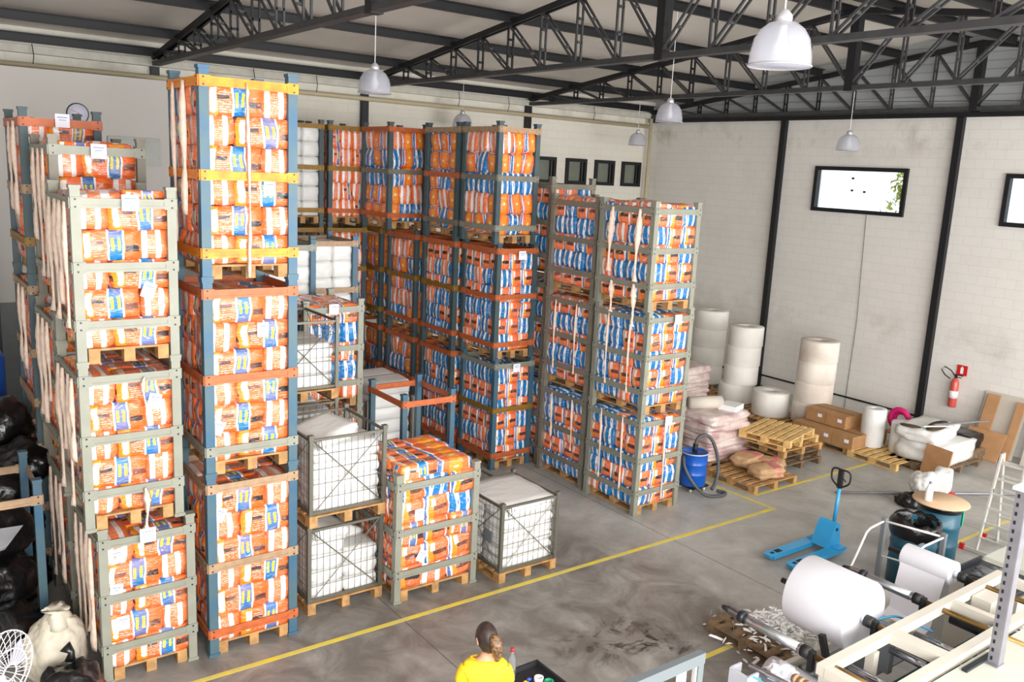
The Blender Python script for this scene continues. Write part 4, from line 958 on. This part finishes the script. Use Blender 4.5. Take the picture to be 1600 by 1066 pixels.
gs = part('green_label', MB().box((.0, -.3, .72), (.2, .012, .3)).box((.0, -.308, .72), (.12, .006, .16), mi=1), ['green_sign', 'white'], d2, rz=.9)
single('round_board', MB().lathe([(0, 0), (.38, 0), (.385, .01), (.38, .02), (0, .02)], n=48), 'lid_tan', 'round tan board lying on the rear teal drum', 'board', (12.2, 5.76, .895))
bt = thing('bottle', 'white bottle standing on the round tan board', 'bottle', (12.02, 5.86, .916))
part('bottle_body', MB().lathe([(0, 0), (.05, 0), (.052, .01), (.052, .17), (.03, .22), (.022, .25), (0, .25)], n=20), 'white', bt); part('bottle_cap', MB().lathe([(0, .25), (.02, .25), (.02, .28), (0, .28)], n=12), 'grey_machine', bt)
rb = single('red_crate', MB().box((0, 0, .12), (.5, .4, .24)), 'red', 'red crate on the floor behind the teal drums', 'crate', (14.4, 6.9, 0))
single('white_sack', blob(.24, .22, .22, 4, .3), 'white_bulk', 'crumpled white sack on the red crate', 'sack', (14.15, 7.0, .24)); softbox(.42, .3, .42, 12, 'white_bulk', 'white_sack', 'upright white sack on the red crate', 'sack', (14.45, 6.85, .46), .3, .5)
single('black_bag', blob(.2, .2, .15, 6, .3), 'black_bag', 'small black bag beside the red crate', 'bag', (13.95, 7.12, 0))
single('steel_pole', MB().tube([(0, 0, .03), (4.6, -2.7, .03)], .022, 10), 'galv', 'long grey pole lying on the floor behind the drums', 'pole', (13.3, 8.1, 0))
ld = thing('step_ladder', 'aluminium double ladder with red feet standing at the right', 'ladder', (13.25, 5.3, 0), 0)
def ladder_half(name, xf, x1):
    h = MB(); L = []
    for y in (-.2, .2): h.beam((xf, y*1.1, .02), (x1, y*.85, 1.54), .025, .06)
    p = part(name, h, 'alu', ld)
    for i in range(6):
        f = (i+1)/6.6; z = .02+1.52*f; x = xf+(x1-xf)*f; part('rung', MB().box((x, 0, z), (.03, .42-.05*f, .03)), 'alu', p)
ladder_half('front_section', -.25, -.02); ladder_half('rear_section', .42, .03)
part('stabiliser_bar', MB().box((-.27, 0, .04), (.03, .8, .05)), 'alu', ld); part('stabiliser_bar', MB().box((.43, 0, .04), (.03, .8, .05)), 'alu', ld)
for x in (-.27, .43): part('foot', MB().box((x, .42, .045), (.05, .07, .09)), 'red', ld); part('foot', MB().box((x, -.42, .045), (.05, .07, .09)), 'red', ld)
for y in (-.19, .19): part('hinge', MB().box((-.1, y, 1.0), (.03, .03, .14)), 'black_rubber', ld)
# ---------------------------------------------------------------- converting machine
mc = thing('converting_machine', 'cream-framed roll converting machine at the bottom right', 'machine', (0, 0, 0))
ZM = 1.1
fr = MB()
def hb(a, b, w=.09, h=.1, z=ZM): fr.beam((a[0], a[1], z), (b[0], b[1], z), w, h)
hb((6.46, 3.86), (9.95, 3.92)); hb((6.2, 3.3), (12.5, 3.36)); hb((6.5, 3.34), (6.5, 3.82), .09, .096); hb((7.63, 3.34), (7.6, 3.84), .16, .096); hb((8.78, 3.37), (8.76, 3.86), .08, .096); hb((9.9, 3.38), (9.9, 3.87), .08, .096)
part('top_frame', fr, 'cream_paint', mc)
for i, (x, y) in enumerate(((6.55, 3.86), (7.3, 3.86), (8.6, 3.42), (9.85, 3.86), (6.55, 3.34), (9.85, 3.36))): part('leg', MB().box((x, y, ZM/2-.03), (.085, .085, ZM-.08)), 'cream_paint', mc)
part('lower_beam', MB().box((8.2, 3.86, .35), (3.3, .07, .09)).box((8.2, 4.85, .3), (3.6, .06, .08)), 'cream_paint', mc)
part('deck_plate', MB().box((8.2, 3.6, .55), (3.2, .5, .03)), 'teal_mat', mc)
for i, x in enumerate((7.05, 7.2, 7.9, 8.05, 8.2, 8.35, 9.1, 9.3, 9.5)): part('guide_roller', MB().tube([(x, 3.38, .78+.04*(i % 2)), (x, 4.0, .78+.04*(i % 2))], .035 if i % 3 else .06, 14), 'chrome' if i % 3 else 'dark_machine', mc)
part('drive_housing', MB().box((9.3, 3.75, .95), (.3, .2, .3)), 'cream_paint', mc)
part('control_bracket', MB().box((7.95, 4.1, .75), (.08, .2, .5)).box((7.95, 4.35, .55), (.1, .3, .08)), 'grey_machine', mc)
part('side_plate', MB().box((7.9, 4.35, .45), (1.1, .5, .02)), 'grey_machine', mc)
part('air_hose', MB().tube(smooth([(7.95, 4.2, 1.0), (8.1, 4.1, 1.04), (8.3, 4.0, .95), (8.5, 3.9, .85)]), .012, 6).tube(smooth([(7.8, 4.5, .7), (8.1, 4.3, .68), (8.4, 4.1, .7), (8.6, 3.95, .72)]), .012, 6), 'blue_hose', mc)
def shaft(x, y0, y1, bare, label_is, r=.035, big=True):
    p = part('unwind_shaft', MB().tube([(x, 3.0 if big else 3.4, ZM), (x, 4.02, ZM)], .028, 12), 'brass', mc)
    part('bearing_block', MB().box((x, 4.06, ZM-.06), (.06, .05, .2)).tube([(x, 4.08, ZM), (x, 4.16, ZM)], .06, 14), 'black_rubber', mc)
    part('chuck', MB().tube([(x, 4.1, ZM), (x, 4.24, ZM)], .045, 14), 'chrome', mc)
    if bare:
        part('mandrel', MB().tube([(x, 4.2, ZM), (x, y1-.1, ZM)], .048, 18), 'chrome', mc); part('mandrel_end', MB().tube([(x, y1-.28, ZM), (x, y1-.22, ZM)], .06, 16).tube([(x, y1-.1, ZM), (x, y1, ZM)], [.04, .02], 12), 'dark_machine', mc)
    else: part('mandrel', MB().tube([(x, 4.2, ZM), (x, y1, ZM)], .03, 14), 'dark_machine', mc)
shaft(6.62, 3.0, 5.1, True, '', big=False); shaft(7.65, 3.0, 5.15, False, '', big=False); shaft(8.55, 3, 5.0, True, ''); shaft(9.5, 3, 5.0, False, '')
def hroll(x, y0, y1, R, label):
    b = MB(); Mx = Matrix.Translation((x, y0, ZM)) @ Matrix.Rotation(-PI/2, 4, 'X'); L = y1-y0
    b.lathe([(.05, 0), (R*.99, 0), (R, .01), (R, L-.01), (R*.99, L), (.05, L)], n=64, M=Mx)
    return single('fabric_roll', b, 'white_roll', label, 'roll', group='white nonwoven rolls on the machine')
hroll(7.68, 4.2, 4.9, .375, 'largest pure white roll mounted on the machine shaft'); hroll(9.5, 4.22, 4.8, .14, 'slim white roll mounted near the handrail')
w_ = MB(); w_.add([(9.37, 4.25, ZM-.05), (9.37, 4.78, ZM-.05), (9.2, 4.75, .55), (9.2, 4.25, .5), (9.05, 4.75, .5), (9.05, 4.25, .45)], [(0, 1, 2, 3), (3, 2, 4, 5)]); single('fabric_web', w_, 'white_roll', 'white web of fabric running down from the slim roll', 'fabric')
single('fabric_roll', MB().tube([(7.35, 4.35, .2), (7.3, 4.95, .2)], .2, 32), 'white_roll', 'spare white roll lying on the floor under the largest roll', 'roll')
part('support_arm', MB().beam((7.25, 4.2, .5), (7.22, 4.35, .98), .06, .05), 'black_rubber', mc); part('floor_rail', MB().beam((8.0, 5.05, .04), (10.2, 5.0, .04), .08, .06), 'cream_paint', mc)
# spring-like brown roller and clear guard at the bottom edge
sp = MB()
for i in range(9): sp.tube([(6.3, 4.0-.06*i, 1.0), (6.3, 4.0-.06*i-.03, 1.0)], .05, 16)
single('ribbed_roller', sp.tube([(6.3, 4.02, 1.0), (6.3, 3.34, 1.0)], .036, 12), 'tan_rail', 'ribbed tan roller at the bottom edge of the machine', 'roller')
part('guard_box', MB().box((5.95, 4.33, .85), (.03, .2, .3)).box((6.03, 4.43, .85), (.14, .02, .3)).box((6.03, 4.24, .85), (.14, .02, .3)), 'film', mc); part('guard_bar', MB().tube([(6.13, 4.36, 1.0), (6.2, 3.7, 1.0)], .025, 12), 'chrome', mc)
part('air_hose', MB().tube(smooth([(5.9, 4.2, .9), (5.97, 4.25, .99), (6.05, 4.2, .97), (6.12, 4.05, .9)]), .008, 6), 'blue_hose', mc)
single('white_cloth', blob(.13, .14, .07, 6, .4, 2.5), 'white_roll', 'crumpled white cloth beside the ribbed roller', 'cloth', (6.42, 4.22, .86))
single('cloth_shelf', MB().box((0, 0, -.01), (.3, .34, .02)).box((.1, -.1, -.43), (.04, .04, .84)).box((-.1, .1, -.43), (.04, .04, .84)), 'grey_machine', 'small grey shelf holding the white cloth by the ribbed roller', 'shelf', (6.42, 4.22, .86))
for nm, p in (('machine_table', None),):
    t = thing('machine_table', 'white-topped machine table in the bottom right corner', 'table', (0, 0, 0))
    part('table_top', MB().prism([(6.5, 3.22), (9.4, 3.22), (9.4, 1.9), (6.5, 1.9)], 1.04, 1.1), 'table_white', t); part('table_skirt', MB().box((7.95, 2.6, .52), (2.8, 1.1, 1.04)), 'cream_paint', t)
    part('slot_cover', MB().box((7.85, 3.15, 1.11), (.55, .05, .03)), 'dark_machine', t)
up = thing('perforated_upright', 'grey perforated steel upright standing on the machine table', 'upright', (7.93, 3.07, 1.1))
um = MB().box((0, .0, .84), (.012, .09, 1.68)).box((.05, -.045, .84), (.1, .012, 1.68)); part('angle_profile', um, 'galv', up)
um = MB()
for i in range(20): um.box((-.008, .015, .06+.082*i), (.004, .02, .035))
part('slots', um, 'dark_machine', up); part('top_cap', MB().box((.1, -.1, 1.7), (.35, .3, .03)), 'white', up); part('foot_plate', MB().box((.03, 0, .005), (.14, .12, .01)), 'galv', up)
cb2 = thing('machine_cabinet', 'white machine cabinet with black tray behind the upright', 'cabinet', (10.95, 4.2, 0), 0)
part('cabinet_body', MB().box((0, -.1, .42), (1.9, .75, .84)), 'cream_paint', cb2); part('top_plate', MB().box((.45, -.1, .86), (1.1, .8, .04)), 'table_white', cb2); part('black_tray', MB().box((-.6, -.08, .87), (.7, .72, .03)).box((-.6, -.42, .9), (.7, .03, .06)).box((-.6, .27, .9), (.7, .03, .06)).box((-.94, -.08, .9), (.03, .72, .06)), 'dark_machine', cb2)
part('tray_content', blob(.24, .24, .03, 3, .5, 4), 'grey_machine', cb2, (-.6, -.08, .87))
# handrail of white tube
hr = thing('tube_handrail', 'white tubular handrail beside the teal drums', 'handrail', (0, 0, 0))
part('rail_tube', MB().tube([(9.3, 5.6, .02), (9.68, 5.6, .44), (9.87, 5.6, .72), (10.02, 5.6, .96), (10.1, 5.6, 1.0), (10.42, 5.6, 1.03)], .014, 10), 'white', hr)
part('rail_tube', MB().tube([(9.2, 4.9, .02), (9.57, 4.9, .5), (9.8, 4.9, .84), (10.05, 4.9, 1.0), (10.15, 4.9, 1.02), (10.6, 4.9, 1.03)], .014, 10), 'white', hr)
part('cross_tube', MB().tube([(10.42, 5.6, 1.03), (10.6, 4.9, 1.03)], .014, 10).tube([(10.42, 5.6, .55), (10.6, 4.9, .55)], .012, 8), 'white', hr)
for x, y in ((10.42, 5.6), (10.6, 4.9)): part('upright_post', MB().box((x, y, .52), (.055, .055, 1.04)).box((x, y, 1.06), (.06, .06, .04)), 'grey_machine', hr)
softbox(.45, .45, .4, 20, 'white_bulk', 'white_container', 'rounded white container on the floor under the slim roll', 'container', (9.95, 5.1, .2), .2, .5)
# broken pallet with white scrap
pallet((7.95, 5.6, 0), .5, 1.1, 'dark broken pallet beside the machine', 'old_wood', 0)
sc = MB(); rs = random.Random(3)
for i in range(420):
    a = rs.uniform(0, 6.28); r = abs(rs.gauss(0, .42)); x, y = 8.15+r*math.cos(a)*.7, 5.5+r*math.sin(a)*.95; z = max(.03, .42-.55*r)*rs.uniform(.5, 1.05)
    d = Vector((rs.uniform(-1, 1), rs.uniform(-1, 1), rs.uniform(-.3, .5)))*.12; e = Vector((rs.uniform(-1, 1), rs.uniform(-1, 1), rs.uniform(-.5, .5)))*.03; p = Vector((x, y, z))
    sc.add([p, p+d, p+d+e, p+e, p+d*.5+e*.5+Vector((0, 0, .02))], [(0, 1, 4), (1, 2, 4), (2, 3, 4), (3, 0, 4)])
tag(part('white_scrap', sc, 'white'), 'heap of shredded white trimmings beside the dark broken pallet', 'scrap', kind='stuff')
# gate in the foreground
gt = thing('machine_gate', 'grey steel guard gate with a paper sheet at the bottom edge', 'gate', (4.8, 3.86, 0))
part('gate_frame', MB().box((-1.0, 0, 1.76), (2.06, .06, .09)).box((0, 0, .866), (.06, .046, 1.73)).box((-2.0, 0, .866), (.06, .046, 1.73)).box((-1.0, 0, .1), (2.0, .05, .07)), 'gate_grey', gt); part('inner_trim', MB().box((-1.0, 0, 1.725), (1.86, .03, .02)).box((-.045, 0, .9), (.02, .03, 1.6)), 'alu', gt)
part('paper_sheet', MB().box((-.19, 0, 1.63), (.1, .01, .15)), 'label_paper', gt)
# tray table
tt = thing('tray_table', 'black work tray on a stand beside the person in yellow', 'tray', (4.36, 5.2, 0))
part('tray', MB().box((0, 0, .9), (.42, .6, .02)).box((0, .3, .93), (.44, .02, .05)).box((0, -.3, .93), (.44, .02, .05)).box((.21, 0, .93), (.02, .6, .05)).box((-.21, 0, .93), (.02, .6, .05)), 'tray_black', tt)
for x in (-.18, .18):
    for y in (-.26, .26): part('leg', MB().box((x, y, .445), (.03, .03, .89)), 'tray_black', tt)
def tape(x, y, m, label):
    single('tape_roll', MB().lathe([(.028, 0), (.042, 0), (.042, .045), (.028, .045), (.028, 0)], n=28), m, label, 'tape', (x, y, .911), group='tape rolls on the tray')
tape(4.42, 5.28, 'white', 'white roll of tape on the black tray'); tape(4.46, 5.19, 'green_tape', 'green roll of tape with yellow core on the black tray')
kn = thing('box_cutter', 'yellow box cutter lying on the black tray', 'cutter', (4.3, 5.28, .92)); part('grip', MB().beam((0, .05, 0), (.03, -.05, 0), .03, .02), 'yellow_plastic', kn); part('blade_slider', MB().beam((.03, -.05, 0), (.04, -.08, 0), .012, .01), 'black_rubber', kn)
single('blue_clip', blob(.025, .02, .015, 2, .3, 2, 3), 'blue_plastic', 'small blue tool on the black tray', 'tool', (4.36, 5.34, .911))
pb = thing('plastic_bottle', 'clear plastic bottle with red cap standing on the black tray', 'bottle', (4.22, 5.42, .912)); part('bottle_body', MB().lathe([(0, 0), (.035, 0), (.037, .02), (.037, .19), (.03, .23), (.014, .27), (.014, .29), (0, .29)], n=20), 'clear', pb); part('bottle_cap', MB().lathe([(0, .285), (.017, .285), (.017, .31), (0, .31)], n=14), 'red', pb)
# ---------------------------------------------------------------- the person
pr = thing('person', 'person in a yellow t-shirt with tied-back hair, seen from behind', 'person', (3.72, 5.12, 0), math.radians(58))
def skin(name, verts, edges, radii, m, parent, sub=2, root=0):
    me = bpy.data.meshes.new(name); me.from_pydata(verts, edges, []); o = obj(name, me, parent)
    mo = o.modifiers.new('Skin', 'SKIN'); mo.use_smooth_shade = True
    sv = me.skin_vertices[0].data
    for i, r_ in enumerate(radii): sv[i].radius = r_ if isinstance(r_, tuple) else (r_, r_); sv[i].use_root = (i == root)
    s = o.modifiers.new('Sub', 'SUBSURF'); s.levels = sub; s.render_levels = sub
    me.materials.append(MAT[m]); return o
# local +X is the way the person faces
bv = [(0, 0, .93), (0, 0, 1.1), (.0, 0, 1.25), (0, 0, 1.36), (.01, 0, 1.44), (.02, 0, 1.5),
      (0, .14, 1.37), (.02, .18, 1.12), (.2, .18, .98), (.28, .18, .97), (0, -.14, 1.37), (.02, -.18, 1.12), (.2, -.19, .98), (.28, -.18, .97),
      (0, .09, .86), (.02, .1, .5), (0, .1, .08), (.12, .11, .04), (0, -.09, .86), (.02, -.1, .5), (0, -.1, .08), (.12, -.11, .04)]
be = [(0, 1), (1, 2), (2, 3), (3, 4), (4, 5), (3, 6), (6, 7), (7, 8), (8, 9), (3, 10), (10, 11), (11, 12), (12, 13), (0, 14), (14, 15), (15, 16), (16, 17), (0, 18), (18, 19), (19, 20), (20, 21)]
brr = [(.13, .15), (.1, .12), (.1, .14), (.08, .13), .05, .048, .055, .042, .03, .028, .055, .042, .03, .028, .085, .06, .04, .03, .085, .06, .04, .03]
body = skin('body', bv, be, brr, 'skin', pr)
for s in (1, -1):
    for f in range(5):
        y0 = .18*s+(f-2)*.017*s; L = [.05, .07, .078, .072, .055][f] if f else .05
        if f == 0: pts = [(.29, .15*s, .975), (.32, .13*s, .965), (.34, .125*s, .95)]
        else: pts = [(.29, y0, .97), (.3+L*.55, y0, .965), (.3+L, y0, .945)]
        skin('finger', pts, [(0, 1), (1, 2)], [.01, .009, .007], 'skin', pr, 1)
sv_ = [(0, 0, .9), (0, 0, 1.1), (0, 0, 1.26), (0, 0, 1.37), (0, .155, 1.375), (.02, .19, 1.2), (0, -.155, 1.375), (.02, -.19, 1.2), (0.01, 0, 1.425)]
skin('t_shirt', sv_, [(0, 1), (1, 2), (2, 3), (3, 4), (4, 5), (3, 6), (6, 7), (3, 8)], [(.14, .17), (.125, .155), (.115, .165), (.1, .15), .075, .07, .075, .07, (.06, .07)], 'tshirt', pr)
skin('trousers', [(0, 0, .92), (0, .09, .84), (.02, .1, .5), (0, .1, .1), (0, -.09, .84), (.02, -.1, .5), (0, -.1, .1)], [(0, 1), (1, 2), (2, 3), (0, 4), (4, 5), (5, 6)], [(.14, .17), .1, .075, .055, .1, .075, .055], 'jeans', pr)
for y in (.105, -.105): softbox(.27, .1, .09, 3, 'black_rubber', 'shoe', '', '', (0, 0, 0)); sh_ = COL.objects[-1]; sh_.parent = pr; sh_.location = (.06, y, .045); [sh_.__delitem__(k_) for k_ in list(sh_.keys()) if k_ in ('label', 'category')]
hdv = bpy.data.objects.new('head', None)
HM = Matrix.Translation((.03, 0, 1.6)) @ Matrix.Rotation(.45, 4, 'Z') @ Matrix.Rotation(.18, 4, 'Y')
def headpart(name, b, m):
    o = part(name, b, m, pr); o.matrix_local = HM; return o
hm = MB(); bmh = bmesh.new(); bmesh.ops.create_icosphere(bmh, subdivisions=4, radius=1)
for v_ in bmh.verts:
    x, y, z = v_.co
    w_ = 1-(.28*max(0, -z)**1.3); X = x*.098*(w_+.05); Y = y*.076*w_; Z = z*.118
    if x > .6 and abs(y) < .22 and -.35 < z < .15: X += .022*(1-abs(y)/.22)*(.3+(-z+.15)*1.2)
    if x > .5 and .05 < z < .22 and .2 < abs(y) < .6: X -= .007
    if x > .6 and -.55 < z < -.42: X += .004
    hm.v.append((X, Y, Z))
hm.f = [tuple(v_.index for v_ in f.verts) for f in bmh.faces]; hm.m = [0]*len(hm.f); hm.sm = [True]*len(hm.f)
for s in (1, -1): hm.tube([(-.005, s*.078, -.03), (-.012, s*.084, 0), (.0, s*.083, .02), (.012, s*.078, .0), (.005, s*.077, -.03)], .008, 6)
headpart('head', hm, 'skin')
for s in (1, -1): e_ = headpart('eye', MB().lathe([(0, -.011), (.008, -.007), (.011, 0), (.008, .007), (0, .011)], (.083, s*.028, .012), 10), 'white')
headpart('mouth', MB().box((.09, 0, -.052), (.01, .04, .008)), 'magenta')
hh = MB()
for v_ in bmh.verts:
    x, y, z = v_.co; cut = z < -.45*1+x*.9 or (x > .55 and z < .45)
    k_ = 1.09 if not cut else .86
    w_ = 1-(.22*max(0, -z)); hh.v.append((x*.1*k_*w_-.004, y*.08*k_*w_, z*.122*k_+.004))
hh.f = list(hm.f[:len(bmh.faces)]); hh.m = [0]*len(hh.f); hh.sm = [True]*len(hh.f)
headpart('hair', hh, 'hair'); bmh.free()
hp_ = MB().tube(smooth([(-.09, 0, .035), (-.125, -.01, .02), (-.135, -.02, -.04), (-.12, -.03, -.11), (-.105, -.03, -.15)], 4), [.02+.028*math.sin(PI*min(1, (i+2)/17)) for i in range(17)], 14)
headpart('pony_tail', hp_, 'hair_light')
# ---------------------------------------------------------------- black bags, frame, sack and fan at the left
frame(.28, 9.72, 0, .95, 1.1, 1.9, [.3, 1.68], 'blue_paint', ['tan_rail'], 'blue-post frame holding black rubbish bags at the left edge', ps=.08)
pallet((.75, 10.27, 0), .75, 1.0, 'wooden pallet under the black rubbish bags', 'old_wood')
for i, (x, y, z, s, d) in enumerate(((1.05, 12.0, 1.7, .42, 'highest, at the left edge'), (1.3, 11.45, 1.35, .36, 'second highest, against the left row'), (.95, 11.2, 1.05, .42, 'just above the tan rail'), (.8, 10.3, .95, .42, 'inside the blue frame, upper'), (.75, 10.2, .42, .44, 'inside the blue frame, lower'), (.85, 9.75, .02, .42, 'on the floor behind the fan'), (1.1, 11.6, .6, .45, 'deep behind the blue frame'), (1.05, 12.2, 0, .5, 'lowest, deep in the corner'), (1.0, 11.0, .1, .45, 'low behind the frame'), (.6, 11.6, 1.2, .45, 'far left, above the frame'))):
    single('rubbish_bag', blob(s, s*.95, s*.8, i+1, .2, 1.8), 'black_bag', 'shiny black rubbish bag, '+d, 'rubbish bag', (x, y, z), i, 'black rubbish bags at the left')
b = blob(.3, .3, .27, 31, .22, 2.2); b.tube([(0, 0, .48), (.02, .02, .56), (-.03, .05, .62)], [.05, .03, .06], 8)
single('rubbish_bag', b, 'black_bag', 'tied black rubbish bag in the front left corner', 'rubbish bag', (1.22, 8.45, 0), 0, 'black rubbish bags at the left')
st = thing('white_sack', 'tied cream-white sack between the black bags and leftmost stack', 'sack', (1.2, 9.15, 0)); part('sack_body', blob(.3, .29, .39, 12, .12, 1.8, 5), 'sack_cream', st); part('tied_neck', MB().lathe([(.16, .55), (.1, .66), (.06, .69), (.1, .72), (.12, .73), (.05, .71), (0, .7)], (.02, -.03, 0), n=24, wob=.22), 'sack_cream', st)
single('crumpled_film', MB().add([(0, 0, 0), (.3, -.1, .1), (.5, .1, .25), (.2, .25, .2), (.35, .05, .12)], [(0, 1, 4), (1, 2, 4), (2, 3, 4), (3, 0, 4)], 0, True), 'film', 'shiny clear film lying over the black bags', 'film', (.55, 9.7, 1.15))
fn = thing('pedestal_fan', 'white wire-guard industrial fan in the bottom left corner', 'fan', (.62, 8.0, 0), -.9)
fg = MB(); Rf = .34
for i in range(28):
    a = 2*PI*i/28; fg.tube([(0+.09*math.cos(t*PI/2), Rf*math.sin(t*PI/2+.0)*math.cos(a), .82+Rf*math.sin(t*PI/2)*math.sin(a)) for t in (.12, .35, .6, .82, 1)], .0035, 4)
    fg.tube([(-.09*math.cos(t*PI/2), Rf*math.sin(t*PI/2)*math.cos(a), .82+Rf*math.sin(t*PI/2)*math.sin(a)) for t in (.12, .4, .7, 1)], .0035, 4)
for r_, x in ((.34, 0), (.2, .075), (.07, .092)): fg.tube([(x, r_*math.cos(a*PI/16), .82+r_*math.sin(a*PI/16)) for a in range(32)], .006, 6, closed=True)
part('wire_guard', fg, 'white_wire', fn)
for k_ in range(3):
    bl = MB(); a0 = k_*2*PI/3+.3; vs = []
    for j in range(5):
        r_ = .05+.06*j
        for q, wd in ((-1, 1), (1, 1)):
            a = a0+q*(.35+.25*math.sin(PI*j/5)); vs.append((q*.025, r_*math.cos(a), .82+r_*math.sin(a)))
    bl.add(vs+[(x+.004, y, z) for x, y, z in vs], [(2*j, 2*j+1, 2*j+3, 2*j+2) for j in range(4)]+[(10+2*j, 12+2*j, 13+2*j, 11+2*j) for j in range(4)], 0, True); part('blade', bl, 'fan_blade', fn)
part('motor', MB().tube([(-.22, 0, .82), (-.05, 0, .82)], .07, 16), 'fan_blade', fn); part('stand', MB().tube([(-.12, 0, 0), (-.12, 0, .8)], .02, 10).lathe([(0, 0), (.25, 0), (.22, .03), (0, .04)], (-.12, 0, 0), 24), 'black_rubber', fn)
single('plastic_barrel', MB().lathe([(0, 0), (.28, 0), (.3, .1), (.3, .8), (.26, .88), (0, .9)], n=32), 'drum_blue', 'blue barrel at the left edge behind the black bags', 'barrel', (1.02, 13.2, 1.7)); single('equipment_cabinet', MB().box((0, 0, 2.2), (.7, .5, 4.4)), 'dark_machine', 'dark cabinet at the left edge in front of the partition', 'cabinet', (1.2, 15.9, 0)); single('storage_box', MB().box((0, 0, .84), (.8, .8, 1.68)), 'block_grey', 'grey block plinth under the blue barrel', 'plinth', (1.0, 13.2, 0))
